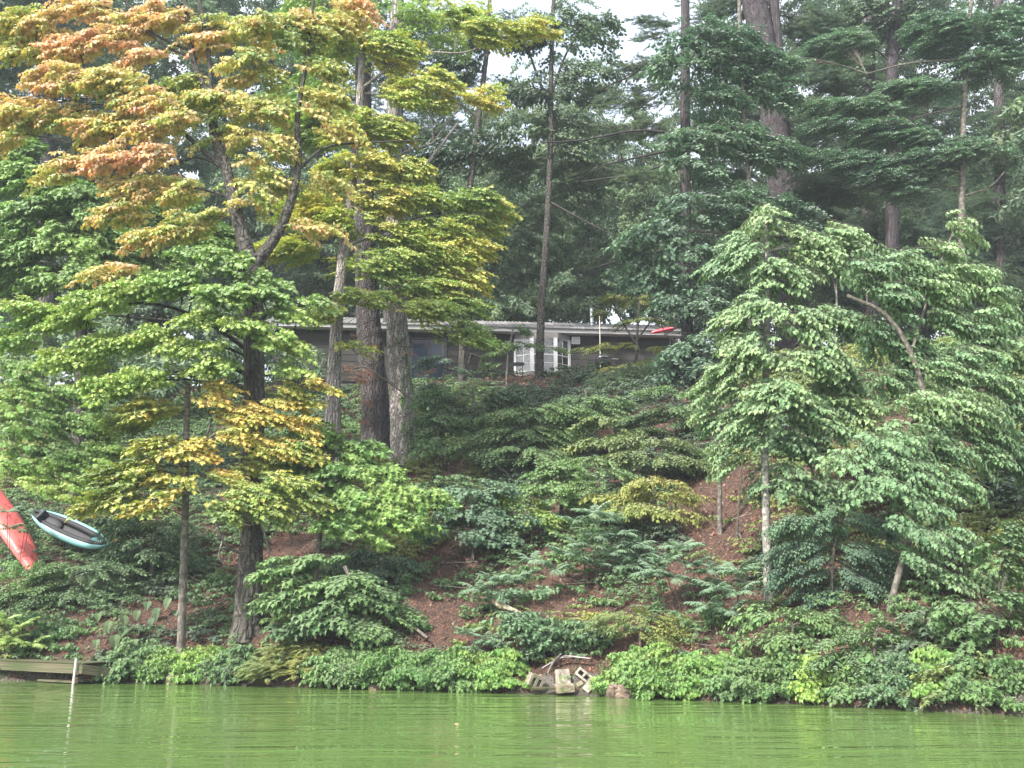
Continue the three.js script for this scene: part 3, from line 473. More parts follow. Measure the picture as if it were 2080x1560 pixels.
{
  const BD = 24.75, put = (name, geo, mat, label, cat, px, py, d, rx, ry, rz) => { const m = solo(name, geo, mat, label, cat); m.position.copy(at(px, py, d)); m.rotation.set(rx, ry, rz); return m; };
  const slab = (w, h, d) => rough(new RoundedBoxGeometry(w, h, d, 3, 0.018), 0.012);
  put('concrete_slab', slab(0.36, 0.40, 0.13), CONC, 'pinkish grey concrete slab leaning upright at the water, largest of the broken blocks', 'concrete block', 1143, 1377, BD, -0.42, 0.16, 0.08);
  put('concrete_slab', slab(0.44, 0.18, 0.36), CONC2, 'stained concrete slab lying half in the water under the upright slab', 'concrete block', 1147, 1398, BD - 0.22, 0.02, 0.1, 0.07);
  put('broken_block', (() => { const w = 0.34, s = new THREE.Shape([[-w / 2, 0], [w / 2, 0], [w / 2, 0.1], [-w / 2, 0.1], [-w / 2, 0]].map(([a, b]) => new THREE.Vector2(a, b))); const parts = [box(0.36, 0.075, 0.2, 0, 0.1, 0), box(0.05, 0.2, 0.2, -0.155, -0.035, 0), box(0.05, 0.2, 0.2, 0.0, -0.035, 0), box(0.05, 0.2, 0.2, 0.155, -0.035, 0)]; return rough(mergeGeometries(parts), 0.006); })(), CONC, 'broken three-legged half of a concrete block propped at the waterline', 'concrete block', 1087, 1382, BD, 0.15, 0.35, -0.42);
  put('hollow_block', blockShape([-0.09, 0.09]), CONC, 'hollow concrete block with two square holes tilted on its corner', 'concrete block', 1187, 1374, BD, -0.35, -0.2, -0.72);
  put('hollow_block', blockShape([-0.09, 0.09], 0.36, 0.19), CONC, 'grey concrete block turned on its side below the two-holed block', 'concrete block', 1200, 1396, BD - 0.2, 0.75, 0.75, 0.25);
  put('concrete_lump', slab(0.16, 0.14, 0.16), CONC2, 'small broken concrete lump beside the two-holed block', 'concrete block', 1180, 1392, BD - 0.1, 0.5, 0.2, 0.5);
  put('wooden_board', new RoundedBoxGeometry(0.6, 0.05, 0.14, 1, 0.01), new THREE.MeshStandardMaterial({ color: rgb(0.12, 0.11, 0.07), map: woodMap, roughness: 1 }), 'dark wet board lying at the water between the broken blocks', 'board', 1105, 1398, BD - 0.15, 0.1, 0.05, 0.0);
  const STONE = new THREE.MeshStandardMaterial({ color: rgb(0.20, 0.175, 0.14), map: concreteMap, bumpMap: grain, bumpScale: 0.01, roughness: 0.95 }), STONE2 = STONE.clone(); STONE2.color = rgb(0.30, 0.23, 0.20);
  const stone = (px, py, w, h, label, mat = STONE) => { seed = 77 + px; const q = at(px, py, 30), x = q.x / 30; let d = 15; while (d < 34 && d < shore(x * d) + 0.05) d += 0.02; const k = d / F, g = rough(new THREE.IcosahedronGeometry(1, 5).scale(w * k / 2, h * k / 2, w * k / 2.4), 0.13, 3.2); rough(g, 0.05, 8); rough(g, 0.012, 30); const m = solo('shore_stone', g, mat, label, 'stone'); m.position.set(x * d, Math.max(h * k * 0.12, Math.min(land(x * d, d) + h * k * 0.15, at(px, py, d).y)), -d); m.rotation.y = rr(0, 6); };
  stone(360, 1369, 44, 34, 'rounded grey stone at the waterline below the yellow-green shrub');
  stone(427, 1366, 36, 24, 'small brown stone at the waterline before the dark mat of leaves');
  stone(1257, 1398, 66, 36, 'broad brown stone at the waterline beside the concrete blocks', STONE2);
  stone(1700, 1428, 40, 22, 'brown stone showing under the pale yellow shrub', STONE2);
  stone(1990, 1446, 30, 22, 'small dark stone at the far end of the shoreline');
  stone(765, 1389, 34, 14, 'flat pinkish stone just above the water below the long shrub row', STONE2);
}

// ================================================================ woods behind: trees that can be told apart, then the far mass
const woods = [];
function farTree(px, py, rx, ry, d, pal, shift, sp, size, dens = 1) { // one blob of the far mass
  const k = d / F, C = at(px, py, d), R = V3(rx * k, ry * k, rx * k * 0.6);
  const key = sp; (woods[key] ??= []); fill(woods[key], C, R, { pal: PAL[pal], shift, axis: C, pad: 1.1 * size * 0.55, per: 9, size, dens, droop: 0.4, flat: 0.5, jitter: 0.9 });
}
seed = 4242;
// behind the left trees
for (const [px, py, rx, ry, d, pal, sp, dn] of [
  [60, 120, 170, 170, 58, 'deep', 'pine', 1], [120, 330, 180, 140, 56, 'far', 'far', 1.0], [330, 80, 190, 150, 60, 'far', 'far', 0.9], [330, 300, 200, 160, 60, 'far', 'far', 1.0],
  [520, 200, 160, 190, 62, 'far', 'far', 0.8], [690, 130, 130, 190, 60, 'deep', 'pine', 1], [600, 420, 200, 130, 58, 'far', 'far', 1], [700, 560, 150, 90, 66, 'far', 'far', 1],
  [260, 520, 260, 120, 58, 'far', 'far', 1], [60, 640, 200, 110, 56, 'far', 'far', 1.4], [350, 660, 240, 100, 56, 'far', 'far', 1.3], [120, 720, 220, 80, 50, 'far', 'far', 1.3], [420, 740, 130, 70, 47, 'far', 'far', 1.2], [560, 700, 60, 60, 47, 'far', 'far', 0.8], [480, 20, 120, 90, 62, 'far', 'far', 0.8],
  // over the cottage
  [900, 480, 130, 110, 62, 'far', 'far', 1], [1010, 560, 150, 90, 60, 'far', 'far', 1.1], [1130, 500, 140, 120, 66, 'far', 'far', 1.0], [1250, 560, 150, 90, 62, 'far', 'far', 1.1], [1080, 400, 120, 90, 72, 'olive', 'far', 0.7], [960, 390, 90, 80, 72, 'olive', 'far', 0.7],
  [1190, 380, 110, 100, 74, 'far', 'far', 0.5], [1340, 480, 130, 140, 64, 'far', 'far', 0.9], [1300, 250, 90, 120, 70, 'far', 'pine', 0.4], [1030, 250, 70, 100, 74, 'olive', 'far', 0.35], [1200, 180, 90, 90, 74, 'far', 'far', 0.35], [1120, 300, 160, 100, 70, 'far', 'far', 0.8], [1000, 330, 70, 70, 70, 'far', 'far', 0.6], [1260, 330, 100, 110, 70, 'far', 'far', 0.8], [1150, 210, 80, 70, 72, 'olive', 'far', 0.5], [1040, 200, 60, 50, 74, 'olive', 'far', 0.4], [1130, 60, 80, 80, 74, 'far', 'far', 0.4], [1300, 170, 60, 60, 74, 'far', 'far', 0.4], [940, 560, 120, 60, 70, 'far', 'far', 1],
  // right side
  [1460, 130, 130, 180, 62, 'deep', 'pine', 0.9], [1460, 420, 140, 140, 62, 'deep', 'far', 1], [1660, 120, 170, 190, 64, 'deep', 'pine', 1], [1850, 150, 170, 200, 62, 'deep', 'pine', 1], [2040, 200, 140, 220, 60, 'deep', 'pine', 1],
  [1640, 380, 200, 170, 62, 'deep', 'pine', 1], [1850, 420, 200, 170, 60, 'deep', 'pine', 1], [2040, 480, 150, 170, 58, 'deep', 'pine', 1], [1680, 620, 240, 140, 56, 'deep', 'far', 1], [1950, 680, 220, 150, 54, 'deep', 'far', 1], [1450, 680, 120, 90, 58, 'deep', 'far', 1],
  // soft green trees between the cottage and the sky gap
  [940, 250, 60, 60, 58, 'far', 'far', 0.5], [1060, 330, 90, 70, 58, 'far', 'far', 0.8], [1180, 320, 90, 70, 60, 'far', 'far', 0.9], [1010, 430, 110, 80, 57, 'far', 'far', 1.0], [1160, 440, 120, 80, 58, 'far', 'far', 1.0], [1290, 400, 90, 90, 58, 'far', 'far', 0.9], [900, 400, 90, 80, 58, 'far', 'far', 0.9], [1230, 230, 70, 60, 60, 'far', 'far', 0.5], [1090, 150, 60, 50, 62, 'far', 'far', 0.35], [1330, 280, 60, 70, 60, 'far', 'far', 0.6], [860, 560, 80, 60, 56, 'far', 'far', 0.9], [1000, 590, 110, 40, 56, 'far', 'far', 1], [1200, 590, 130, 40, 57, 'far', 'far', 1],
  // deeper still, so that hardly any sky shows except over the cottage
  [60, 60, 200, 160, 74, 'deep', 'far', 1.1], [330, 100, 220, 180, 76, 'deep', 'far', 1.1], [600, 60, 180, 160, 76, 'deep', 'far', 1], [60, 420, 220, 200, 74, 'deep', 'far', 1.1], [400, 420, 260, 180, 76, 'deep', 'far', 1.1], [720, 350, 150, 170, 78, 'deep', 'far', 1.1], [850, 100, 70, 140, 72, 'deep', 'far', 0.9], [890, 330, 60, 90, 76, 'deep', 'far', 1],
  [1480, 300, 150, 260, 78, 'deep', 'far', 1.1], [1700, 200, 200, 260, 78, 'deep', 'far', 1.1], [1950, 200, 200, 260, 76, 'deep', 'far', 1.1], [1750, 520, 260, 180, 74, 'deep', 'far', 1.1], [2020, 560, 160, 160, 72, 'deep', 'far', 1.1], [1060, 480, 180, 110, 82, 'far', 'far', 1.1], [1280, 450, 150, 130, 82, 'far', 'far', 1],
  // the tops of the same woods, above the picture
  [100, -300, 300, 260, 60, 'deep', 'far', 0.6], [600, -320, 300, 240, 62, 'deep', 'far', 0.6], [1500, -320, 200, 240, 60, 'deep', 'pine', 0.6], [1850, -320, 300, 240, 56, 'deep', 'pine', 0.6], [1750, -600, 400, 250, 52, 'deep', 'pine', 0.4], [300, -600, 500, 250, 56, 'deep', 'far', 0.35],
  [1700, -60, 300, 140, 66, 'far', 'far', 0.8], [2000, -40, 200, 140, 64, 'far', 'far', 0.8],
]) farTree(px, py, rx, ry, d, pal, 0.1, sp, sp === 'pine' ? 2.0 : 1.7, dn * 0.66);
// the woods go on to both sides and over the hill
for (let i = 0; i < 46; i++) { const a = i % 2 ? rr(-900, -120) : rr(2200, 3000), d = rr(48, 75); farTree(a, rr(-200, 700), 220, 200, d, rnd() < 0.5 ? 'deep' : 'far', 0, 'far', 2.4, 0.5); }
for (let i = 0; i < 26; i++) { const d = rr(80, 105), k = F / d; farTree(rr(-300, 2400), rr(430, 640), 260, 130, d, 'far', -0.1, 'far', 2.8, 0.8); }
for (const k of Object.keys(woods)) { const g = new THREE.Group(); const m = instanced(woods[k], SPECIES[k][0], k === 'pine' ? NEEDLE : LEAF, 'woods', scene); m.name = numbered(k === 'pine' ? 'pine_forest' : 'leafy_forest'); tag(m, k === 'pine' ? 'dark mass of pine boughs deep in the woods behind the standing trunks' : 'soft green mass of leafy woods on the hilltop behind the cottage', null, null, 'stuff'); }

// ---------------------------------------------------------------- trees by and behind the cottage
const D3 = (l) => l;
tree('tall_pine', 'dark pine trunk and boughs rising at the far upper corner behind the orange maple', 'tree', { d: 52, bark: 'dark', sp: 'pine', pal: 'pine', size: 1.5, trunk: [[95, 700, 40], [100, 300, 34], [105, -60, 26]], clumps: [[40, 90, 120, 70], [170, 60, 110, 60], [40, 230, 130, 60], [170, 250, 110, 70], [60, -20, 140, 60]], dens: 1.1, pad: 0.8 });
tree('tall_pine', 'slim dark pine beside the sky gap, its boughs hanging behind the yellow maple sprays', 'tree', { d: 50, bark: 'purple', sp: 'pine', pal: 'pine', size: 1.5, trunk: [[800, 740, 46], [802, 320, 38], [808, -60, 28]], clumps: [[900, 150, 80, 50, 2], [880, 240, 95, 55], [930, 300, 70, 45, 1], [760, 230, 70, 60], [880, 60, 90, 50]], dens: 1.2, pad: 0.8 });
tree('slim_oak', 'slim leaning oak with dark leaves rising over the plain cottage wall', 'tree', { d: 46.2, bark: 'maple', sp: 'oak', pal: 'deep', size: 1.2, trunk: [[938, 758, 15], [943, 560, 14], [957, 360, 13], [972, 240, 12], [990, 90, 10], [996, -30, 8]], limbs: [[[972, 240, 7], [930, 210, 5], [880, 200, 3]], [[960, 350, 6], [1000, 300, 4], [1030, 280, 3]]], clumps: [[900, 330, 60, 50], [985, 300, 45, 40], [930, 140, 60, 40], [1000, 60, 60, 45], [900, 420, 60, 40], [1010, 170, 30, 25]], dens: 0.9, pad: 0.6 });
tree('slim_oak', 'straight slim oak before the bay window, crown open against the sky', 'tree', { d: 46.3, bark: 'maple', sp: 'oak', pal: 'deep', shift: 0.2, size: 1.2, trunk: [[1095, 778, 19], [1099, 640, 16], [1110, 480, 13], [1118, 300, 12], [1120, 120, 10], [1126, -40, 8]], limbs: [[[1118, 220, 8], [1090, 150, 6], [1070, 90, 4]], [[1120, 190, 7], [1150, 110, 5], [1180, 60, 3]], [[1116, 410, 7], [1190, 450, 4], [1250, 480, 3]]], clumps: [[1080, 90, 50, 40], [1130, 60, 60, 45], [1200, 60, 60, 40, 1], [1085, 180, 45, 40], [1165, 170, 55, 50], [1130, 250, 50, 40], [1170, 300, 50, 35, 0, 0.2], [1050, 270, 40, 30, 0, 0.2], [1220, 130, 30, 25], [1060, 330, 50, 40, 1, 0.3], [1170, 380, 60, 35, 1, 0.2]], dens: 0.8, pad: 0.55 });
tree('white_pine', 'straight grey pine right of the cottage with feathery boughs reaching left', 'tree', { d: 43.5, bark: 'purple', sp: 'pine', pal: 'pine', size: 1.25, trunk: [[1416, 932, 34], [1404, 800, 28], [1395, 640, 24], [1392, 300, 22], [1392, -40, 19]], limbs: [[[1394, 275, 7], [1300, 265, 5], [1180, 285, 4], [1100, 290, 3]], [[1393, 300, 7], [1340, 310, 5], [1250, 330, 3]], [[1392, 320, 6], [1300, 350, 5], [1180, 370, 3]], [[1395, 500, 7], [1290, 520, 5], [1190, 550, 3]], [[1393, 80, 6], [1330, 130, 4], [1270, 160, 3]]],
  clumps: [[1150, 255, 100, 18, 4.5], [1250, 270, 80, 18, 3], [1330, 250, 70, 22, 1], [1120, 340, 110, 18, 4.5], [1240, 350, 100, 20, 3], [1320, 360, 70, 22], [1150, 400, 90, 16, 4.5], [1290, 200, 70, 24, 1], [1330, 60, 50, 30], [1300, 130, 50, 20], [1450, 360, 70, 24], [1460, 430, 60, 24], [1310, 860, 100, 24, -1.5], [1390, 830, 70, 30, -1], [1450, 250, 60, 24], [1240, 190, 60, 20, 3]], dens: 1.0, pad: 0.5, per: 10, flat: 0.3, droop: 0.2, deep: 0.7, shift: 0.4 });
tree('oak_sapling', 'blue-green oak filling the space right of the cottage, leaves in loose tiers', 'tree', { d: 41, bark: 'young', sp: 'oak', pal: 'blue', shift: 0.25, size: 1.15, trunk: [[1528, 960, 13], [1524, 600, 12], [1522, 390, 11], [1508, 200, 10], [1500, -40, 8]], limbs: [[[1524, 480, 7], [1420, 470, 5], [1310, 470, 3]], [[1524, 600, 7], [1420, 640, 5], [1350, 680, 3]]],
  clumps: [[1450, 80, 100, 40], [1400, 130, 90, 40], [1530, 130, 80, 40], [1560, 180, 60, 35], [1440, 200, 70, 30, 0, 0.1], [1420, 290, 80, 30, 0, 0.1], [1480, 280, 70, 40], [1400, 340, 60, 24], [1560, 310, 70, 34], [1500, 410, 80, 40], [1420, 420, 90, 30], [1330, 480, 90, 34], [1400, 540, 90, 44], [1310, 560, 60, 26], [1470, 590, 60, 44], [1410, 615, 80, 24, -0.6, 0.1], [1415, 690, 46, 18, -0.8, 0.25], [1410, 730, 80, 40, -0.6], [1560, 440, 90, 40], [1620, 480, 60, 30]], dens: 1.15, pad: 0.5, axis: [1400, 400] });
tree('twin_pine', 'great dark purple-brown pine trunk with a second stem pressed against its side', 'tree', { d: 47, bark: 'purple', sp: 'pine', pal: 'pine', size: 1.5, trunk: [[1620, 800, 70], [1594, 420, 62], [1578, 280, 58], [1556, 130, 56], [1532, 0, 54], [1522, -60, 52]], limbs: [[[1610, 700, 44], [1596, 400, 34], [1592, 250, 28], [1582, 120, 24], [1566, -60, 22]], [[1540, 60, 10], [1490, 75, 7], [1440, 60, 4]], [[1575, 250, 6], [1600, 270, 4], [1640, 250, 3], [1655, 225, 2]], [[1575, 240, 8], [1530, 210, 10], [1500, 190, 6]]],
  clumps: [[1660, 160, 70, 30, -1], [1690, 130, 60, 26, -1, 0.3], [1640, 230, 50, 26, -1, 0.3], [1480, 20, 60, 40, 1], [1640, 50, 70, 40, 1], [1670, 380, 90, 26, -2, 0.15], [1710, 400, 70, 22, -2, 0.15], [1620, 430, 80, 30, -1]], dens: 1.5, pad: 0.55, per: 10, flat: 0.25, boughMax: 0.05 });
tree('grey_maple', 'curved pale grey trunk at the top, darker below, deep in the right-hand woods', 'tree', { d: 49, bark: 'purple', sp: 'maple', pal: 'deep', shift: 0.3, size: 1.3, trunk: [[1816, 760, 30], [1812, 400, 26], [1814, 250, 24], [1812, 140, 24], [1816, 60, 24], [1828, -40, 22]], limbs: [[[1813, 130, 6], [1775, 100, 4], [1710, 95, 3]]], clumps: [[1720, 70, 70, 30], [1880, 60, 80, 40], [1790, 20, 90, 40], [1720, 160, 70, 30, 0, 0.2]], dens: 0.8, pad: 0.6 });
tree('dark_pine', 'dark straight trunk left of the curved grey trunk, among pine boughs', 'tree', { d: 51, bark: 'dark', sp: 'pine', pal: 'pine', size: 1.6, trunk: [[1768, 760, 34], [1766, 300, 30], [1762, -40, 26]], clumps: [[1700, 300, 110, 40], [1830, 230, 110, 34], [1750, 480, 140, 44], [1900, 500, 120, 44], [1720, 560, 120, 40]], dens: 1.2, pad: 0.7 });
tree('dark_pine', 'dark pine trunk standing at the far right end of the woods', 'tree', { d: 50, bark: 'dark', sp: 'pine', pal: 'pine', size: 1.6, trunk: [[2032, 780, 26], [2030, 300, 22], [2028, -40, 20]], clumps: [[1990, 330, 90, 40], [2060, 260, 80, 44], [2000, 440, 110, 44], [2060, 560, 80, 40, 0, 0.4], [1960, 560, 90, 40]], dens: 1.2, pad: 0.7 });
tree('beech_tree', 'young beech with flat bright-topped tiers of leaves, in front of the dark pines', 'tree', { d: 41, bark: 'young', sp: 'beech', pal: 'blue', shift: 0.3, size: 1.15, trunk: [[1950, 760, 16], [1952, 560, 14], [1954, 400, 13], [1958, 220, 12], [1966, 60, 10], [1980, -40, 8]], limbs: [[[1958, 215, 6], [1860, 240, 5], [1750, 290, 3]], [[1955, 350, 6], [1850, 340, 4], [1720, 380, 3]], [[1960, 120, 6], [1840, 130, 4], [1760, 150, 3]], [[1952, 400, 6], [2010, 380, 4], [2040, 350, 3]]],
  clumps: [[1770, 215, 100, 18], [1690, 210, 40, 16], [1880, 180, 100, 20], [1800, 260, 100, 18], [1720, 310, 70, 18], [1850, 280, 90, 18], [1900, 320, 110, 20], [1780, 330, 100, 18], [1990, 300, 60, 20], [1960, 290, 70, 24], [1830, 360, 110, 18], [1760, 350, 50, 16], [1880, 350, 70, 16, 0, 0.4], [1860, 390, 60, 16], [2000, 120, 70, 40, 0, -0.1], [1930, 60, 90, 40, 0, -0.1], [2040, 60, 60, 50, 0, 0], [1720, 90, 90, 26, 1], [1690, 250, 60, 16], [1600, 130, 60, 24]], dens: 1.7, pad: 0.42, per: 9, flat: 0.22, droop: 0.25, jitter: 0.5 });

// ---------------------------------------------------------------- the two great trunks and their neighbours
const mossRight = (n, y) => n.x * 0.9 - 0.35 + (y < 1.2 ? 0.25 : 0);
tree('great_oak', 'great pale grey trunk with deep furrows, the lighter of the two before the cottage', 'tree', { d: 38.6, bark: 'grey', sp: 'oak', pal: 'yellowGreen', trunk: [[822, 946, 56], [815, 800, 50], [806, 650, 44], [803, 520, 38], [800, 300, 34], [806, -60, 26]], moss: mossRight, limbs: [[[802, 420, 16], [870, 330, 9], [930, 250, 5]]], clumps: [[880, 40, 110, 50, -1], [760, 60, 90, 60, -1], [700, 10, 100, 50]], dens: 0.9, pad: 0.6 });
tree('great_oak', 'great dark furrowed trunk behind and beside the pale trunk', 'tree', { d: 40.2, bark: 'dark', sp: 'oak', pal: 'yellowGreen', shift: -0.3, trunk: [[768, 905, 66], [758, 760, 54], [747, 640, 50], [742, 480, 44], [738, 200, 36], [740, -60, 30]], clumps: [[640, 60, 100, 60, 1], [620, 200, 90, 60, 1]], dens: 0.8, pad: 0.6 });
tree('dead_snag', 'leaning dead branch with curled rusty leaves crossing the great trunks', 'branch', { d: 37.2, bark: 'twig', sp: 'dead', pal: 'rust', size: 0.6, trunk: [[700, 800, 6], [690, 780, 4]], stemName: 'stem', crownName: 'leaves', limbs: [[[845, 818, 4], [780, 770, 4], [735, 745, 3], [690, 760, 2]], [[735, 765, 3], [700, 772, 2], [660, 812, 2]], [[740, 750, 3], [700, 760, 2], [668, 790, 2]], [[700, 690, 3], [730, 720, 2], [770, 705, 2], [850, 705, 2]], [[720, 850, 3], [690, 820, 2], [735, 800, 2]], [[860, 730, 2], [840, 750, 2], [800, 740, 2]]], clumps: [[730, 760, 36, 18], [750, 700, 22, 10], [832, 712, 16, 12], [850, 755, 18, 8], [870, 748, 10, 10], [700, 740, 20, 12], [735, 810, 22, 12], [700, 830, 20, 14], [730, 850, 16, 14], [712, 676, 8, 6]], dens: 0.8, pad: 0.16, per: 2, twigs: 0.3 });
tree('green_maple', 'pale slim trunk left of the great oaks, carrying broad yellow-green maple tiers', 'tree', { d: 35.5, bark: 'grey', sp: 'mapleAutumn', pal: 'yellowGreen', mixed: 0.3, size: 1.0, trunk: [[672, 905, 32], [676, 800, 29], [684, 660, 26], [697, 520, 22], [710, 420, 20], [728, 240, 17], [738, 60, 13], [742, -60, 10]], limbs: [[[700, 500, 10], [780, 470, 7], [880, 440, 5], [1000, 440, 3]], [[690, 600, 10], [790, 610, 7], [880, 600, 4], [960, 640, 3]], [[712, 400, 9], [800, 320, 6], [880, 290, 4]], [[732, 180, 8], [840, 110, 5], [950, 105, 4], [1040, 60, 3]], [[715, 400, 8], [640, 340, 5], [600, 300, 3]]],
  clumps: [[800, 470, 70, 24], [880, 400, 90, 22], [960, 400, 60, 22, -0.5, 0.1], [1000, 430, 40, 18], [920, 455, 90, 24], [850, 510, 110, 28], [960, 500, 56, 18], [760, 540, 80, 28], [930, 560, 60, 20], [850, 580, 90, 26], [740, 605, 60, 20, -0.5], [850, 625, 90, 20, -0.5], [930, 610, 50, 20], [925, 668, 54, 24, -0.5, 0.1], [960, 690, 24, 14, -0.5, 0.1], [680, 640, 46, 22, -1, 0.15], [780, 400, 80, 30], [700, 440, 60, 30, 0, -0.15], [830, 340, 60, 22, 0, 0.15], [870, 160, 46, 26, -0.5, 0.1], [800, 190, 60, 34], [880, 200, 34, 22], [740, 260, 80, 34, 0, 0.2], [790, 260, 60, 24, 0, 0.25], [780, 100, 80, 34], [740, 340, 90, 30, 0, 0.2], [980, 60, 70, 30, -0.5, 0.2], [1060, 50, 50, 26, -0.5, 0.25], [970, 195, 40, 32, -0.5, 0.3], [930, 30, 60, 22], [700, 80, 70, 40], [650, 260, 70, 40, 0, 0.1], [640, 420, 80, 30, 0, 0.05], [600, 500, 70, 30, 0, -0.1], [715, 700, 40, 12, -0.6, -0.1]], dens: 1.5, pad: 0.44, per: 8, droop: 0.3 });

// ---------------------------------------------------------------- the big maples of the left shore
tree('forked_maple', 'big maple that forks into two limbs, upper leaves turning orange and tan', 'tree', { d: 29, bark: 'maple', sp: 'mapleAutumn', pal: 'autumn', shift: -0.06, shiftScale: 0.7, patch: 0.4, mixed: 0.45, size: 0.92, trunk: [[503, 1292, 58], [508, 1160, 48], [512, 1060, 44], [515, 880, 42], [516, 740, 42], [514, 600, 40], [512, 520, 40]],
  limbs: [[[510, 540, 34], [482, 440, 28], [462, 350, 25], [440, 290, 22], [425, 200, 17], [398, 140, 14], [384, 60, 12], [370, -50, 10]], [[516, 540, 30], [560, 480, 24], [590, 410, 20], [606, 330, 15], [604, 240, 12], [620, 140, 9], [640, -30, 7]], [[452, 340, 14], [405, 300, 11], [340, 240, 8], [260, 190, 6], [170, 140, 4]], [[445, 310, 12], [430, 200, 11], [425, 120, 10], [400, -30, 8]], [[465, 345, 9], [400, 320, 6], [330, 340, 5], [240, 340, 3]], [[600, 350, 9], [660, 300, 6], [740, 290, 4], [860, 285, 3]], [[400, 120, 8], [330, 90, 6], [260, 30, 4], [200, 10, 3]], [[380, 100, 8], [300, 60, 6], [240, -20, 4]], [[470, 400, 9], [380, 380, 5], [250, 400, 3]], [[512, 690, 12], [430, 660, 8], [330, 650, 6], [220, 640, 3]], [[100, 108, 5], [60, 115, 4], [-40, 118, 3]], [[512, 760, 10], [440, 740, 6], [340, 760, 4]], [[512, 1100, 6], [520, 1075, 5], [535, 1060, 3]]],
  clumps: [[80, 40, 80, 34, 0, 0.3], [160, 90, 70, 30, 0, 0.35], [240, 70, 70, 30, 0, 0.3], [300, 110, 60, 26, 0, 0.3], [60, 90, 50, 24, 0, 0.2], [130, 150, 80, 30, -0.3, 0.2], [230, 160, 80, 30, -0.3, 0.35], [310, 200, 70, 34, -0.3, 0.35], [60, 220, 80, 30, 0, 0.15], [30, 270, 50, 22, 0, 0.15], [140, 230, 80, 24, 0, 0.3], [220, 250, 80, 26, -0.2, 0.35], [330, 250, 70, 30, -0.3, 0.3], [260, 310, 80, 30, -0.3, 0.4], [180, 320, 60, 24, 0, 0.3], [120, 350, 50, 20, 0, 0.2], [340, 310, 60, 24, -0.3, 0.25], [380, 240, 50, 24, -0.5, 0.1], [300, 370, 80, 26, 0, 0.1], [380, 380, 60, 24, 0, 0.05], [260, 420, 70, 22, 0, 0.15], [400, 160, 50, 26, 0, -0.1], [460, 200, 70, 30, -0.3, -0.3], [540, 210, 70, 30, 0, -0.3], [480, 270, 60, 26, 0, -0.25], [560, 290, 60, 28, 0, -0.3], [520, 130, 70, 34, 0, -0.25], [440, 60, 60, 36, 0, -0.15], [560, 60, 80, 40, 0, -0.2], [640, 50, 70, 36, 0, -0.1], [650, 190, 60, 34, 0, 0.0], [640, 130, 60, 30, 0, -0.05], [680, 250, 60, 26, 0, 0], [700, 20, 60, 30, 0, 0], [350, 20, 60, 34, 0, 0.0], [180, 15, 70, 24, 0, 0.3], [540, 360, 56, 26, 0, -0.2], [520, 400, 44, 18, 0, -0.1], [420, 440, 70, 24, 0, -0.15], [330, 470, 70, 24, 0, -0.1], [660, 370, 50, 24, 0, 0], [640, 460, 50, 22, 0, 0.05], [520, 330, 40, 20, 0, -0.1], [240, 540, 50, 22, -0.5, 0.15], [300, 30, 60, 30, 0, 0.2]], dens: 1.35, pad: 0.42, per: 8, droop: 0.4,
  after: (T, base, rel, d) => { for (const l of [[[512, 1120, 5], [485, 1122, 4, -0.4], [462, 1110, 4, -0.7], [449, 1090, 3, -0.9], [440, 1062, 2, -1], [432, 1050, 2, -1]], [[452, 1096, 3, -0.8], [445, 1130, 3, -0.9], [455, 1146, 2, -0.9]], [[470, 1112, 2, -0.6], [450, 1114, 2, -0.9], [430, 1120, 1, -1]], [[505, 1085, 3, -0.3], [480, 1060, 3, -0.8], [468, 1030, 2, -1.1]], [[530, 1068, 3, -0.2], [540, 1090, 3, -0.6], [548, 1122, 3, -0.7]], [[478, 1058, 2, -0.8], [505, 1066, 2, -0.9], [530, 1062, 1, -1]], [[585, 1080, 2, -0.5], [600, 1105, 2, -0.6]]]) part('dead_twig', tube(l.map(([x, y, w, dd = 0]) => [rel(at(x, y, d + dd)), w * d / F * 0.8]), 6, { step: 0.1, wob: 0.2 }), BARK.grey, T); } });
tree('fresh_maple', 'leafy maple with clean green sunlit tiers below the fork of the big maple', 'tree', { d: 29.9, dd: -2.2, bark: 'maple', sp: 'maple', pal: 'lit', shift: 0.1, size: 0.92, trunk: [[507, 1270, 24], [511, 1060, 22], [516, 880, 20], [517, 740, 18], [515, 600, 14]], limbs: [[[515, 720, 10, 0], [430, 660, 9, -1], [330, 620, 6, -2], [200, 620, 4, -2.2], [90, 640, 3, -2.2]], [[516, 700, 8, 0], [540, 640, 6, -1.5], [620, 620, 3, -2.2]]],
  clumps: [[420, 520, 60, 26], [500, 540, 60, 28], [380, 570, 80, 28], [460, 590, 80, 26, -0.3, 0.1], [550, 590, 60, 24], [300, 590, 70, 26], [220, 610, 70, 26, -0.3, 0.1], [140, 640, 70, 26, 0, 0.15], [80, 620, 50, 24, -0.3, 0.35, 'mapleAutumn'], [60, 680, 60, 26, 0, 0.15], [590, 635, 44, 22], [560, 690, 60, 26], [595, 700, 36, 20, 0, 0.05], [500, 650, 60, 22, -0.3], [430, 640, 60, 22, -0.3, 0.15], [400, 700, 70, 24, -0.3], [330, 680, 60, 24], [250, 690, 70, 26], [170, 720, 70, 26, 0, 0.15], [440, 740, 60, 22, 0, 0], [320, 760, 70, 24, 0, -0.2], [230, 780, 70, 28, 0, -0.2], [585, 755, 36, 16, 0, 0.1], [625, 605, 30, 16]], dens: 1.55, pad: 0.42, per: 8, droop: 0.3 });
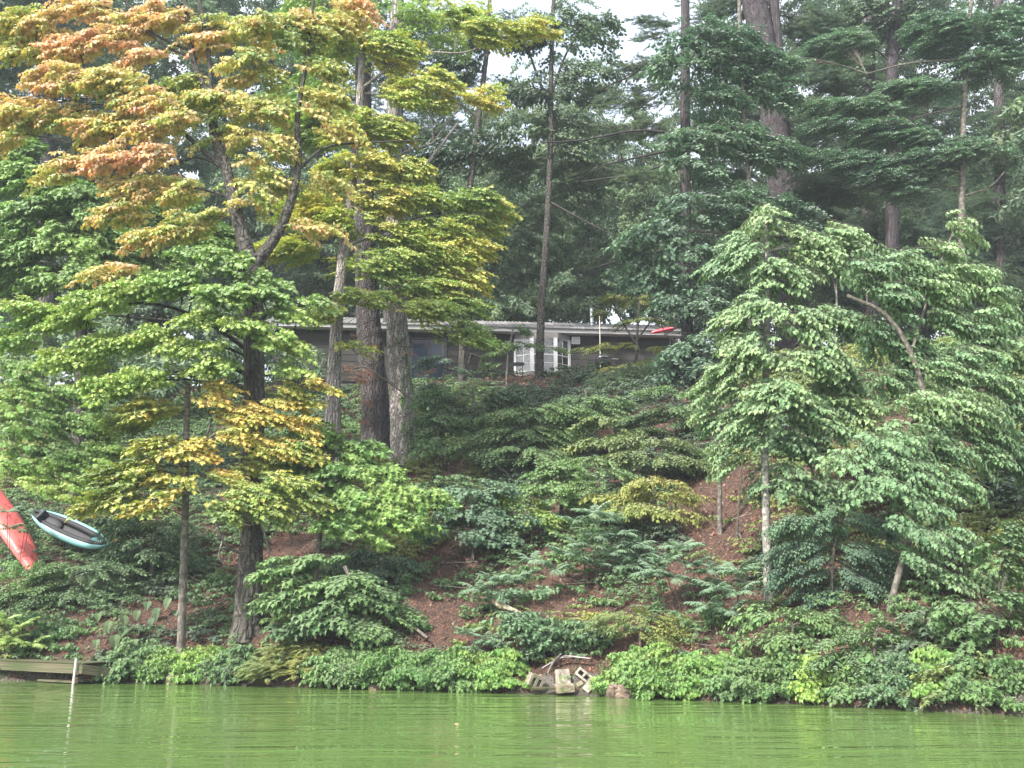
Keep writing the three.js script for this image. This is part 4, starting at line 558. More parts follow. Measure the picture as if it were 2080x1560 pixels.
tree('golden_maple', 'slender maple on a thin straight trunk with golden yellow lower leaves', 'tree', { d: 28.2, bark: 'young', sp: 'mapleAutumn', pal: 'gold', shift: -0.2, shiftScale: 0.8, patch: 0.5, mixed: 0.45, size: 0.92, trunk: [[376, 1228, 17], [376, 1050, 15], [378, 900, 14], [382, 780, 11]], limbs: [[[378, 930, 7], [440, 880, 5], [520, 840, 3]], [[378, 960, 7], [430, 970, 5], [540, 960, 3]], [[378, 950, 6], [320, 920, 5], [250, 900, 3]], [[430, 850, 5], [415, 900, 4], [400, 920, 3]]],
  clumps: [[430, 790, 46, 26, -0.5, 0.25], [480, 830, 60, 26, -0.5, 0.25], [540, 830, 60, 26, -0.5, 0.2], [580, 800, 46, 34, -0.3, 0.15], [610, 850, 34, 30, -0.5, 0.2], [540, 890, 70, 26, -0.5, 0.1], [470, 880, 50, 24, -0.5, 0.2], [600, 910, 44, 26, -0.5, 0.1], [500, 940, 70, 20, 0, -0.2], [440, 960, 40, 18, -0.5, 0], [560, 980, 70, 26, -0.8, 0.05], [480, 1000, 60, 26, -0.8, -0.05], [620, 1010, 40, 18, -0.8, 0.15], [540, 1030, 60, 22, -0.8, 0.1], [430, 1030, 50, 22, -0.8, 0], [310, 830, 60, 26, -0.3, -0.2], [270, 860, 50, 20, 0, -0.15], [340, 900, 60, 26, -0.3, 0.15], [380, 890, 40, 22, -0.3, 0.3], [310, 950, 60, 26, -0.5, 0], [350, 980, 50, 24, -0.5, 0.05], [270, 990, 60, 26, -0.6, 0], [240, 960, 50, 22, -0.5, -0.1], [300, 1030, 50, 18, -0.8, 0.05], [220, 1020, 40, 18, -0.7, -0.05], [638, 775, 18, 14, -0.5, 0.3], [410, 920, 30, 16, -0.5, 0.3]], dens: 1.3, pad: 0.36, per: 8, droop: 0.3 });
tree('fresh_maple', 'young maple of vivid green leaves spreading low to the right of the golden one', 'tree', { d: 28.6, bark: 'young', sp: 'maple', pal: 'bright', size: 0.92, trunk: [[640, 1215, 12], [650, 1080, 10], [665, 980, 9], [680, 900, 6]], limbs: [[[655, 1050, 6], [730, 1000, 4], [830, 1000, 3]], [[660, 1000, 5], [720, 950, 4], [760, 930, 3]]],
  clumps: [[660, 880, 50, 24], [710, 900, 50, 28], [640, 930, 50, 26, 0, -0.1], [690, 950, 60, 26, -0.3, 0.1], [750, 950, 50, 26], [660, 1000, 50, 24, -0.3], [720, 1000, 60, 26, -0.4, 0.15], [790, 990, 50, 24, -0.3, 0.15], [850, 1000, 50, 22, -0.3, 0.1], [760, 1040, 60, 26, -0.5, 0.15], [820, 1050, 50, 24, -0.4, 0.05], [690, 1050, 50, 24, -0.5, 0.15], [750, 1080, 40, 14, -0.5, 0.2], [640, 880, 40, 30, -0.5, -0.05]], dens: 1.7, pad: 0.36, per: 8, droop: 0.3 });
tree('shore_maple', 'pale green and yellow maple reaching in over the kayaks', 'tree', { d: 31, bark: 'maple', sp: 'mapleAutumn', pal: 'lit', shift: 0.1, size: 0.95, trunk: [[-60, 1180, 26], [-50, 1000, 24], [-40, 800, 20], [-30, 600, 14]], limbs: [[[-42, 850, 9], [60, 860, 6], [160, 880, 4]], [[-44, 930, 8], [40, 950, 5], [130, 970, 3]]],
  clumps: [[30, 740, 50, 26, 0, 0.15], [40, 790, 60, 26, 0, 0.05], [130, 800, 60, 24, 0, -0.1], [90, 850, 60, 26, 0, -0.05], [170, 860, 60, 26], [30, 880, 50, 26, 0, 0.05], [110, 910, 60, 26], [200, 900, 50, 22, 0, -0.05], [40, 940, 60, 26, 0, 0.1], [130, 960, 60, 26], [200, 940, 50, 24, 0, 0.1], [60, 985, 50, 18, -0.3, 0.05], [120, 1000, 40, 14, -0.3, 0.2], [180, 1000, 40, 16, 0, -0.1], [10, 830, 50, 26, 0, 0]], dens: 1.5, pad: 0.4, per: 8, droop: 0.3 });
tree('dense_maple', 'dense plain green tree behind the big maple, under its orange leaves', 'tree', { d: 36, bark: 'maple', sp: 'maple', pal: 'lit', shift: 0.05, size: 1.0, trunk: [[160, 1010, 26], [165, 700, 22], [170, 400, 16]], clumps: [[60, 360, 80, 34], [150, 400, 80, 34], [60, 430, 80, 34, -0.5], [200, 460, 90, 36], [120, 490, 90, 36, -0.5, 0.1], [40, 510, 70, 34, -0.5, 0.1], [260, 500, 80, 36], [180, 550, 90, 32, -0.5, 0.05], [80, 560, 80, 30], [320, 540, 70, 30], [40, 300, 60, 30], [330, 430, 80, 34, 0, -0.1], [420, 480, 70, 34, 0, -0.15], [30, 600, 50, 24]], dens: 1.5, pad: 0.5, per: 9 });

// ---------------------------------------------------------------- birches of the right shore
const BIRCH = { bark: 'birch', sp: 'birch', pal: 'birch', glossy: true, dens: 1.35, pad: 0.36, per: 8, droop: 0.5, size: 0.95, jitter: 0.9, flat: 0.55, mixed: 0.25 };
tree('shore_birch', 'birch with a straight white-flecked trunk and a wide drooping crown', 'tree', { ...BIRCH, d: 25.2, trunk: [[1560, 1188, 19], [1556, 1050, 17], [1553, 900, 16], [1556, 740, 14], [1560, 600, 11], [1556, 450, 7]], limbs: [[[1556, 760, 8], [1640, 680, 5], [1700, 640, 4]], [[1556, 800, 7], [1500, 740, 4], [1460, 720, 3]]],
  clumps: [[1555, 430, 40, 36, 0, 0.15], [1530, 490, 56, 36], [1600, 480, 50, 34], [1490, 530, 40, 26, 0, -0.1], [1570, 550, 60, 36], [1650, 500, 60, 34], [1700, 470, 50, 30], [1550, 620, 60, 34, -0.4, 0.2], [1620, 640, 60, 36, -0.4, 0.1], [1500, 640, 44, 34], [1680, 640, 56, 34, -0.2, 0.1], [1540, 700, 70, 36, -0.4, 0.1], [1640, 720, 70, 36, -0.4, 0.1], [1490, 760, 56, 40, -0.3, 0.05], [1580, 790, 70, 36, -0.5, 0.1], [1690, 760, 60, 34], [1460, 820, 40, 34], [1540, 850, 56, 30, -0.3, 0], [1650, 830, 70, 34, -0.3], [1500, 880, 44, 26, -0.2, 0], [1490, 920, 36, 18, -0.2], [1620, 890, 60, 30, 0, -0.15], [1720, 830, 50, 40, -0.3, 0.1], [1590, 950, 50, 36, 0, -0.1], [1650, 980, 60, 34, 0, -0.2]] });
tree('shore_birch', 'wide leaning birch whose long branch hangs low toward the water', 'tree', { ...BIRCH, d: 23.6, bark: 'young', trunk: [[1800, 1250, 13], [1850, 1080, 15], [1892, 930, 14], [1890, 880, 13], [1860, 740, 11], [1800, 640, 9], [1720, 600, 7]], limbs: [[[1890, 900, 8], [1960, 760, 6], [2020, 640, 4]], [[1880, 850, 8], [1800, 880, 6], [1880, 980, 5], [1950, 1100, 3]], [[1850, 720, 6], [1900, 560, 4], [1945, 450, 3]]],
  clumps: [[1760, 540, 60, 34], [1830, 510, 60, 30], [1900, 490, 50, 26, 0, 0.1], [1940, 450, 22, 30, 0, 0.2], [1800, 590, 60, 34], [1880, 560, 60, 34, 0, 0], [1960, 550, 56, 34], [2010, 590, 50, 30], [1760, 650, 50, 30, 0.3, -0.25], [1830, 690, 70, 36, 0.4, -0.25], [1920, 640, 60, 34, 0, -0.1], [2000, 660, 60, 34], [2060, 700, 50, 40], [1900, 740, 60, 34], [1980, 730, 60, 34, -0.2, 0.1], [1800, 760, 56, 32, 0.3, -0.15], [1860, 810, 60, 32, -0.2, 0.05], [1950, 810, 70, 36, -0.3, 0.1], [2040, 790, 50, 36], [1780, 880, 60, 30, -0.3, 0.1], [1720, 920, 44, 26, -0.3, 0.1], [1830, 920, 60, 30, -0.5, 0.2], [1900, 880, 60, 32, -0.2], [1990, 890, 60, 34, 0, 0], [2060, 880, 40, 34], [1770, 970, 50, 30, -0.5, 0.1], [1850, 990, 60, 34, -0.6, 0.2], [1910, 960, 40, 30, -0.4, 0.1], [1860, 1060, 56, 34, -0.6, 0.1], [1930, 1080, 50, 30, -0.7, 0.2], [1970, 1130, 36, 30, -0.7, 0.2], [1880, 1130, 40, 20, -0.6, 0.2], [1920, 1165, 36, 16, -0.7, 0.2], [1820, 1110, 24, 20, -0.5, 0.1], [2060, 960, 40, 40, 0.4, -0.15]] });
// bare young stems on the open slope
tree('bare_sapling', 'thin grey leafless sapling stem standing on the bare brown slope left of the birch', 'tree', { bark: 'young', sp: 'fine', pal: 'green', trunk: [[1462, 1085, 11], [1462, 980, 9], [1464, 870, 7]], limbs: [[[1462, 1000, 2], [1430, 990, 2], [1390, 1010, 1]], [[1463, 960, 2], [1500, 970, 1], [1530, 1000, 1]]], clumps: [] });
tree('bare_sapling', 'hair-thin bare stem between the grey sapling and the birch', 'tree', { bark: 'twig', sp: 'fine', pal: 'green', trunk: [[1494, 1095, 5], [1502, 1010, 4], [1508, 930, 3]], limbs: [[[1500, 1030, 2], [1530, 1010, 1], [1550, 1020, 1]]], clumps: [] });
// saplings in front of the cottage and down the slope
const SAP = { cut: 0.16, bark: 'twig', sp: 'beech', pal: 'green', dens: 1.5, pad: 0.34, per: 7, flat: 0.22, droop: 0.3, jitter: 0.55, size: 0.95, mixed: 0.28, boughMax: 0.02, stemName: 'stem', crownName: 'foliage' };
const sapling = (label, o) => tree('leafy_sapling', label, 'sapling', { ...SAP, ...o });
sapling('sapling with yellow-green tiers crossing in front of the black grill and pole', { d: 44.5, pal: 'olive', shift: 0.15, trunk: [[1293, 800, 8], [1293, 700, 6], [1300, 600, 4]], limbs: [[[1293, 700, 4], [1262, 650, 3], [1240, 600, 2]], [[1294, 690, 4], [1330, 640, 3], [1350, 600, 2]]], clumps: [[1255, 700, 46, 6, -0.3, 0.25], [1195, 705, 26, 5, -0.3, 0.2], [1310, 650, 50, 8, 0, -0.1], [1330, 615, 50, 9, 0, -0.1], [1270, 600, 50, 8, 0, 0], [1340, 710, 40, 9, -0.3, 0.1], [1215, 765, 40, 6, -0.5, 0.4], [1290, 770, 50, 9, -0.4, 0.0], [1230, 630, 30, 5, 0, 0.1]], pad: 0.26, dens: 0.9, per: 6 });
sapling('dark green sapling of flat sprays in front of the left edge of the bay window', { d: 45.5, pal: 'green', shift: 0.25, trunk: [[1028, 790, 6], [1032, 720, 4], [1042, 670, 3]], clumps: [[1045, 668, 28, 9, 0, 0], [1062, 696, 40, 6], [1015, 715, 24, 5], [1115, 706, 26, 4, -0.3, 0.2], [1000, 738, 24, 5], [1000, 668, 10, 6, 0, 0.1]], pad: 0.24, dens: 0.8, per: 6 });
sapling('bluish green young fir-like clump left of the slim oak, before the dark glazed door', { d: 43, pal: 'blue', shift: 0.2, trunk: [[900, 860, 8], [900, 760, 5], [900, 690, 3]], clumps: [[890, 730, 34, 14], [928, 748, 20, 10], [885, 785, 36, 16], [900, 830, 46, 18, -0.5], [880, 880, 36, 16, -1]], size: 0.8, dens: 1.2 });
for (const [label, o] of [
  ['dark layered sapling directly below the slim oak at the top of the slope', { trunk: [[960, 880, 8], [962, 790, 5]], clumps: [[930, 805, 50, 12], [1000, 800, 50, 12], [960, 830, 80, 18], [1030, 820, 50, 16], [920, 850, 50, 16, -0.5]], pal: 'green', shift: 0 }],
  ['broad layered sapling in the middle of the slope under the bay window', { trunk: [[1070, 960, 9], [1072, 860, 6]], clumps: [[1060, 840, 70, 16], [1120, 830, 70, 16], [1030, 880, 80, 18], [1110, 880, 80, 18, 0, 0.1], [1060, 920, 80, 18, -0.5, 0.1], [980, 900, 60, 18, -0.3], [1140, 920, 60, 18, -0.3]], pal: 'green', shift: 0.15 }],
  ['mid green sapling at the slope crest right of the bay window', { trunk: [[1190, 870, 8], [1190, 790, 5]], clumps: [[1180, 808, 50, 9], [1235, 808, 50, 9], [1190, 830, 70, 16]], pal: 'green', shift: 0.1 }],
  ['open green sapling on the crest between the grill and the grey pine', { trunk: [[1370, 900, 8], [1372, 800, 5]], clumps: [[1340, 790, 50, 10], [1400, 800, 40, 10], [1360, 830, 60, 12, 0, 0.1], [1310, 850, 50, 12, 0, 0.1], [1390, 860, 40, 12]], pal: 'green', shift: 0.2 }],
  ['dull olive sapling on the slope below the black grill', { trunk: [[1250, 930, 8], [1250, 850, 5]], clumps: [[1230, 850, 50, 12], [1290, 870, 50, 12], [1240, 890, 60, 14], [1190, 900, 40, 12]], pal: 'olive', shift: -0.1, sp: 'maple', size: 0.75 }],
  ['low leafy maple seedling on the slope between the great pale trunk and the middle', { trunk: [[900, 1040, 7], [900, 980, 5]], clumps: [[880, 985, 40, 14], [925, 970, 40, 14, 0, 0.1], [890, 1015, 46, 14]], pal: 'green', shift: 0.1, sp: 'maple', size: 0.7 }],
  ['tall weak sapling of fresh leaves above the largest sumac', { trunk: [[1215, 1090, 7], [1216, 960, 4]], clumps: [[1200, 930, 40, 12, 0, 0.1], [1240, 955, 40, 12], [1200, 985, 46, 14, 0, 0.15], [1250, 1010, 30, 12]], pal: 'green', shift: 0.2, sp: 'beech', size: 0.85 }],
  ['yellowing sapling with tight tiers above the gold-flecked sapling', { trunk: [[1330, 985, 8], [1332, 890, 5]], clumps: [[1310, 890, 70, 12, 0, 0.1], [1380, 900, 50, 12], [1300, 925, 80, 14, -0.3, 0.05], [1370, 935, 70, 14, -0.3]], pal: 'olive', shift: 0 }],
  ['gold-flecked layered sapling beside the bare brown slope', { trunk: [[1330, 1080, 9], [1330, 990, 6]], clumps: [[1320, 975, 60, 12, 0, 0.25], [1280, 1000, 60, 14, 0, 0.15], [1360, 1000, 50, 14, 0, 0.2], [1310, 1030, 70, 16, -0.3, 0.15], [1370, 1040, 40, 14, -0.3, 0.4]], pal: 'olive', shift: 0.1 }],
  ['leafy green sapling mid slope left of the gold-flecked one', { trunk: [[1140, 1070, 9], [1140, 980, 6]], clumps: [[1130, 950, 60, 18], [1180, 970, 50, 18], [1110, 990, 60, 18, -0.3], [1170, 1010, 60, 18, -0.3]], pal: 'green', shift: 0.25, sp: 'maple', size: 0.7 }],
  ['bluish maple sapling below the pale great trunk', { trunk: [[960, 1140, 8], [962, 1040, 5]], clumps: [[930, 1000, 50, 20], [990, 990, 60, 20], [960, 1040, 70, 22], [1030, 1050, 50, 20], [900, 1070, 40, 18, -0.3], [990, 1080, 50, 18, -0.3]], pal: 'blue', shift: 0.2, sp: 'maple', size: 0.8 }],
  ['dark sapling tucked against the mossy side of the pale great trunk', { trunk: [[890, 960, 8], [890, 850, 5]], clumps: [[880, 800, 36, 22], [890, 850, 40, 22], [880, 900, 36, 18]], pal: 'green', shift: -0.1 }],
  ['light green shrubby maple at mid slope beside the fallen twigs', { trunk: [[1080, 1110, 8], [1080, 1030, 5]], clumps: [[1060, 1010, 44, 16, 0, 0.2], [1100, 1040, 44, 16], [1060, 1060, 50, 16]], pal: 'lit', sp: 'maple', size: 0.7 }],
]) sapling(label, o);
// the lower slope
sapling('broad young maple of striped dark tiers low on the bank right of the big trunk', { trunk: [[762, 1318, 15], [735, 1230, 12], [700, 1150, 8]], limbs: [[[735, 1230, 5], [660, 1190, 4], [580, 1180, 3]], [[750, 1270, 5], [830, 1230, 4], [850, 1240, 3]]], clumps: [[640, 1130, 70, 16, 0, 0.05], [580, 1160, 50, 14], [680, 1170, 80, 18, 0, 0.1], [600, 1210, 70, 18], [720, 1200, 70, 18, 0, 0.15], [680, 1240, 80, 20, 0, 0.1], [760, 1220, 60, 18, 0, 0.1], [800, 1245, 40, 16, 0, 0.3], [640, 1265, 70, 18], [740, 1270, 60, 16, -0.3, 0.2], [560, 1200, 30, 12]], sp: 'maple', size: 0.85, pal: 'green', shift: 0.05 });
sapling('small dark bush of rounded leaves behind the striped young maple', { trunk: [[770, 1190, 7], [770, 1130, 5]], clumps: [[740, 1130, 50, 18], [800, 1140, 40, 18], [770, 1160, 50, 16]], pal: 'blue', sp: 'beech' });
tree('young_ironwood', 'dense small-leaved dark bush on several thin stems under the right birch', 'shrub', { ...SAP, sp: 'fine', pal: 'blue', shift: 0.1, size: 1.1, flat: 0.3, trunk: [[1690, 1225, 9], [1690, 1150, 7], [1700, 1080, 4]], limbs: [[[1738, 1285, 7], [1745, 1200, 6], [1760, 1120, 3]], [[1690, 1150, 4], [1640, 1100, 3], [1620, 1070, 2]]], clumps: [[1640, 1060, 60, 26], [1710, 1050, 70, 26], [1780, 1070, 50, 26], [1620, 1110, 50, 24], [1700, 1110, 70, 28], [1780, 1130, 60, 28], [1640, 1150, 50, 24], [1740, 1170, 70, 28], [1680, 1200, 50, 20], [1760, 1215, 50, 22], [1600, 1160, 40, 20]] });
for (const [label, o] of [
  ['maple sapling of fresh green tiers at the far end of the shore', { trunk: [[2030, 1400, 9], [2030, 1250, 6]], clumps: [[1960, 1220, 50, 14], [2030, 1100, 50, 24], [2050, 1150, 50, 22], [1990, 1250, 60, 18], [2050, 1210, 50, 20], [2040, 1280, 56, 20, 0, 0.1], [1990, 1310, 50, 18, 0, 0.1], [2060, 1340, 40, 20, 0, 0.15], [2060, 1060, 40, 20]], sp: 'maple', size: 0.8, pal: 'green', shift: 0.2, d: 21.5 }],
  ['light green bush of pointed leaves on the lower slope below the birch trunk', { trunk: [[1610, 1330, 8], [1610, 1270, 5]], clumps: [[1560, 1240, 40, 16, 0, 0.1], [1620, 1240, 50, 16, 0, 0.2], [1660, 1260, 50, 18, 0, 0.15], [1590, 1275, 60, 18], [1640, 1300, 50, 16]], pal: 'green', shift: 0.3, sp: 'beech', size: 0.95 }],
  ['dark drooping bush of broad leaves in front of the dense small-leaved bush', { trunk: [[1770, 1360, 8], [1780, 1280, 5]], clumps: [[1740, 1290, 60, 16, 0, 0.05], [1800, 1250, 50, 16], [1830, 1270, 40, 14], [1700, 1320, 50, 16], [1780, 1330, 60, 18]], pal: 'green', shift: 0.15, sp: 'beech', size: 0.95 }],
  ['dark green sapling in the hollow left of the far-end maple', { trunk: [[1880, 1330, 7], [1880, 1250, 5]], clumps: [[1880, 1240, 40, 16], [1900, 1280, 44, 16], [1850, 1300, 40, 14]], pal: 'deep', shift: 0.3, sp: 'maple', size: 0.75 }],
  ['yellow-topped low bush at the foot of the slope under the hanging birch branch', { trunk: [[1930, 1400, 7], [1930, 1350, 5]], clumps: [[1900, 1350, 44, 14, 0, 0.2], [1960, 1370, 50, 16, 0, 0], [1900, 1390, 50, 16, 0, 0]], pal: 'olive', shift: 0.1, sp: 'maple', size: 0.7 }],
  ['pale-leaved shrub overhanging the broken concrete blocks', { trunk: [[1130, 1340, 8], [1130, 1290, 5]], clumps: [[1100, 1265, 60, 22, 0, 0.1], [1170, 1270, 50, 22, 0, 0.15], [1060, 1240, 50, 20, 0, 0.2], [1120, 1310, 60, 20, 0, 0], [1190, 1305, 40, 18, 0, 0.2], [1080, 1200, 50, 16, 0, 0.2]], pal: 'birch', shift: 0, sp: 'shrub', size: 1.1 }],
  ['brownish green tangle of small leaves right of the pale-leaved shrub', { trunk: [[1300, 1320, 6], [1300, 1260, 4]], clumps: [[1280, 1240, 50, 20], [1340, 1250, 50, 20], [1300, 1280, 60, 20], [1240, 1260, 40, 18], [1380, 1280, 40, 18]], pal: 'olive', shift: -0.15, sp: 'fine' }],
  ['dark leafy bush right of the teal kayak', { trunk: [[310, 1190, 8], [310, 1100, 5]], clumps: [[280, 1060, 50, 24], [340, 1070, 40, 30], [290, 1110, 60, 24], [350, 1130, 40, 24], [260, 1140, 50, 20]], pal: 'green', shift: 0, sp: 'beech' }],
  ['low spreading dark bush below the teal kayak', { trunk: [[150, 1230, 8], [150, 1170, 5]], clumps: [[120, 1150, 50, 18], [200, 1150, 60, 18], [80, 1190, 60, 20], [160, 1190, 60, 20], [40, 1210, 50, 20], [120, 1230, 60, 20], [220, 1190, 40, 16]], pal: 'green', shift: 0, sp: 'beech' }],
  ['deep green shrub behind the bow of the red kayak', { trunk: [[20, 1330, 8], [20, 1240, 5]], clumps: [[20, 1150, 30, 20, -0.6], [30, 1250, 50, 20], [90, 1270, 50, 18], [20, 1300, 50, 18], [110, 1305, 50, 14]], pal: 'green', shift: 0.2, sp: 'shrub' }],
]) sapling(label, o);

// ---------------------------------------------------------------- shrubs along the waterline
const SHORE = { cut: 0.06, bark: 'twig', sp: 'shrub', pal: 'bright', dens: 1.7, pad: 0.22, per: 8, flat: 0.5, droop: 0.2, jitter: 0.6, size: 0.85, spread: true, boughMax: 0.015, twigs: 0.4, stemName: 'stem', crownName: 'foliage' };
const waterY = (px) => { const [x] = dirOf(px, 1390); let d = 15; while (d < 34 && d < shore(x * d)) d += 0.02; return [pixelOf(V3(x * d, 0, -d))[1], d]; };
for (const [px, w, h, pal, shift, label, sp] of [
  [265, 46, 46, 'green', 0.1, 'dull green shrub just right of the dock corner'],
  [338, 40, 36, 'bright', 0.0, 'green shrub between the dock shrub and the glowing yellow-green one'],
  [395, 46, 40, 'bright', 0.35, 'glowing yellow-green shrub above the small brown stone'],
  [465, 46, 34, 'green', 0.05, 'dark green shrub at the water below the big forked trunk'],
  [560, 56, 44, 'olive', 0.15, 'ferny yellowish clump at the water right of the big trunk', 'fern'],
  [620, 30, 34, 'olive', 0.05, 'narrow olive clump ending the ferny growth', 'fern'],
  [690, 56, 42, 'green', 0.15, 'dark glossy shrub with a few yellow leaves starting the long row'],
  [770, 50, 38, 'bright', -0.2, 'even green shrub, second in the long row from the dark glossy one'],
  [845, 56, 40, 'bright', -0.05, 'rounded green shrub in the middle of the long row'],
  [920, 46, 40, 'bright', 0.0, 'green shrub before the yellow vine in the long row'],
  [965, 26, 34, 'bright', 0.45, 'narrow bright yellow vine touching the water'],
  [1025, 44, 42, 'bright', 0.15, 'lime green shrub ending at the concrete blocks'],
  [1275, 42, 36, 'bright', -0.05, 'green shrub right of the concrete blocks above the broad stone'],
  [1340, 50, 50, 'bright', 0.15, 'tall bright green shrub, highest of those right of the blocks'],
  [1420, 54, 42, 'bright', 0.1, 'bright green shrub with pale specks past the tall one'],
  [1500, 46, 40, 'green', 0.25, 'grey-green shrub at the water under the sumac'],
  [1570, 50, 44, 'green', 0.3, 'mid green shrub below the light green pointed-leaf bush'],
  [1655, 44, 34, 'bright', 0.5, 'pale yellow shrub standing out at the water under the birches'],
  [1735, 46, 36, 'green', 0.2, 'green shrub right of the pale yellow one'],
  [1810, 50, 36, 'birch', 0.0, 'silvery green shrub farther along under the hanging birch branch'],
  [1900, 36, 40, 'bright', 0.35, 'yellow-green trailing vine reaching into the water near the far end'],
  [1960, 36, 30, 'green', 0.2, 'small green shrub past the trailing vine'],
  [2040, 50, 32, 'green', 0.15, 'low green shrub at the very end of the visible shore'],
]) {
  const [yw, d] = waterY(px);
  const v = () => rr(0.75, 1.3); seed = px;
  tree(sp ? 'shore_ferns' : 'shore_shrub', label, sp ? 'ferns' : 'shrub', { ...SHORE, d: d + 0.35, pal, shift, sp: sp ?? 'shrub', upright: sp ? 0.6 : 0, size: sp ? 0.7 : 0.85, trunk: [[px, yw - 6, 4], [px + 3, yw - h, 3]], clumps: [[px - w * 0.5, yw - h * 0.75 * v(), w * 0.45 * v(), h * 0.45 * v(), 0, 0.1 * v() - 0.1], [px + w * 0.4, yw - h * 0.8 * v(), w * 0.5 * v(), h * 0.5 * v(), 0.1], [px + w * 0.3 * (v() - 1), yw - h * 1.25 * v(), w * 0.4 * v(), h * 0.5 * v(), 0.2, 0.1], [px - w * 0.6 * (v() - 1), yw - h * 1.6 * v(), w * 0.18, h * 0.3, 0.3, 0.15], [px + w * 0.1, yw - h * 0.35, w * 0.9, h * 0.32, -0.2, -0.1]] });
}
// ---------------------------------------------------------------- sumacs and ferns: stems with rosettes of compound leaves
function rosettes(name, label, category, px, py, spots, o = {}) {
  seed = 9000 + px * 3 + py;
  const base = ground(px, py), d = -base.z, T = thing(name, label, category, base), wood = [], list = [];
  for (const [x, y, dd = 0, n = 9] of spots) {
    const top = at(x, y, d + dd), foot = V3(lerp(base.x, top.x, 0.6), 0, lerp(base.z, top.z, 0.6)); foot.y = land(foot.x, -foot.z) - 0.1; if (top.y < foot.y + 0.35) top.y = foot.y + 0.35;
    wood.push(tube(bough(foot, top, 0.03).map((p, i) => [p.clone().sub(base), 0.014 - 0.002 * i]), 5, { step: 0.3 }));
    const pal = PAL[o.pal ?? 'blue'];
    for (let i = 0; i < n; i++) list.push({ m: placed(top, i / n * 6.283 * 2.618 + gauss() * 0.3, rr(-0.05, 0.75), gauss() * 0.25, (o.size ?? 1) * rr(0.7, 1.1)), c: pick(pal, 0.6 + (o.shift ?? 0) + gauss() * 0.3) });
  }
  part('stem', mergeGeometries(wood), BARK.twig, T);
  instanced(list, SPECIES[o.sp ?? 'sumac'][px % 2], LEAF, 'fronds', T, base);
}
rosettes('sumac_bush', 'largest blue-green sumac in the middle of the lower slope', 'sumac', 1220, 1205, [[1205, 1045, 0], [1170, 1065, 0], [1240, 1060], [1210, 1090], [1260, 1085], [1180, 1110], [1240, 1125], [1290, 1110], [1150, 1130], [1210, 1150], [1270, 1150], [1130, 1160], [1300, 1140]], { shift: 0.35, size: 1.0 });
rosettes('sumac_bush', 'sumac with feathery leaves on the open brown slope right of the largest sumac', 'sumac', 1400, 1240, [[1385, 1115], [1350, 1145], [1410, 1150], [1440, 1160], [1370, 1175], [1430, 1190], [1330, 1165]], { shift: 0.3, size: 0.95 });
rosettes('sumac_bush', 'sumac above the grey-green shrub, nearest the birch trunk', 'sumac', 1490, 1290, [[1500, 1165], [1455, 1200], [1500, 1205], [1440, 1235], [1480, 1245]], { shift: 0.3, size: 0.95 });
rosettes('sumac_bush', 'sumac left of the pale broken branch', 'sumac', 990, 1260, [[1000, 1180], [970, 1200], [1030, 1185], [1010, 1215], [1060, 1170], [1080, 1140]], { shift: 0.3, size: 0.9 });
rosettes('sumac_bush', 'low sumac just above the lime green shrub', 'sumac', 975, 1345, [[950, 1290], [990, 1300], [960, 1320], [1010, 1315]], { shift: 0.35, size: 0.8 });
rosettes('sumac_bush', 'sumac fronds in front of the red kayak', 'sumac', 30, 1150, [[15, 1040, -1.2, 7], [60, 1045, -1.0, 5], [20, 1075, -1.2, 7], [50, 1080, -1.2, 5]], { shift: 0.3, size: 0.9 });
rosettes('sumac_bush', 'bright green compound-leaved plant above the dock', 'sumac', 30, 1345, [[10, 1260], [40, 1275], [20, 1300], [60, 1310]], { shift: 0.6, size: 0.9, pal: 'bright' });
rosettes('fern_clump', 'yellow-green ferns at the foot of the pale great trunk', 'ferns', 905, 945, [[885, 905], [910, 895], [925, 910], [900, 920]], { sp: 'fern', pal: 'bright', shift: 0.1 });
rosettes('fern_clump', 'dark ferns at the right foot of the big forked trunk', 'ferns', 560, 1285, [[545, 1240], [570, 1235], [590, 1250], [560, 1262]], { sp: 'fern', pal: 'bright', shift: -0.25, size: 0.9 });
rosettes('fern_clump', 'small yellow fern on the bare ground above the striped young maple', 'ferns', 795, 1130, [[790, 1122, 0, 7]], { sp: 'fern', pal: 'bright', shift: 0.3, size: 0.8 });
rosettes('fern_clump', 'pale fern beside the bare soil at mid slope', 'ferns', 860, 1100, [[850, 1085, 0, 7], [875, 1095, 0, 6]], { sp: 'fern', pal: 'olive', shift: 0.2, size: 0.8 });
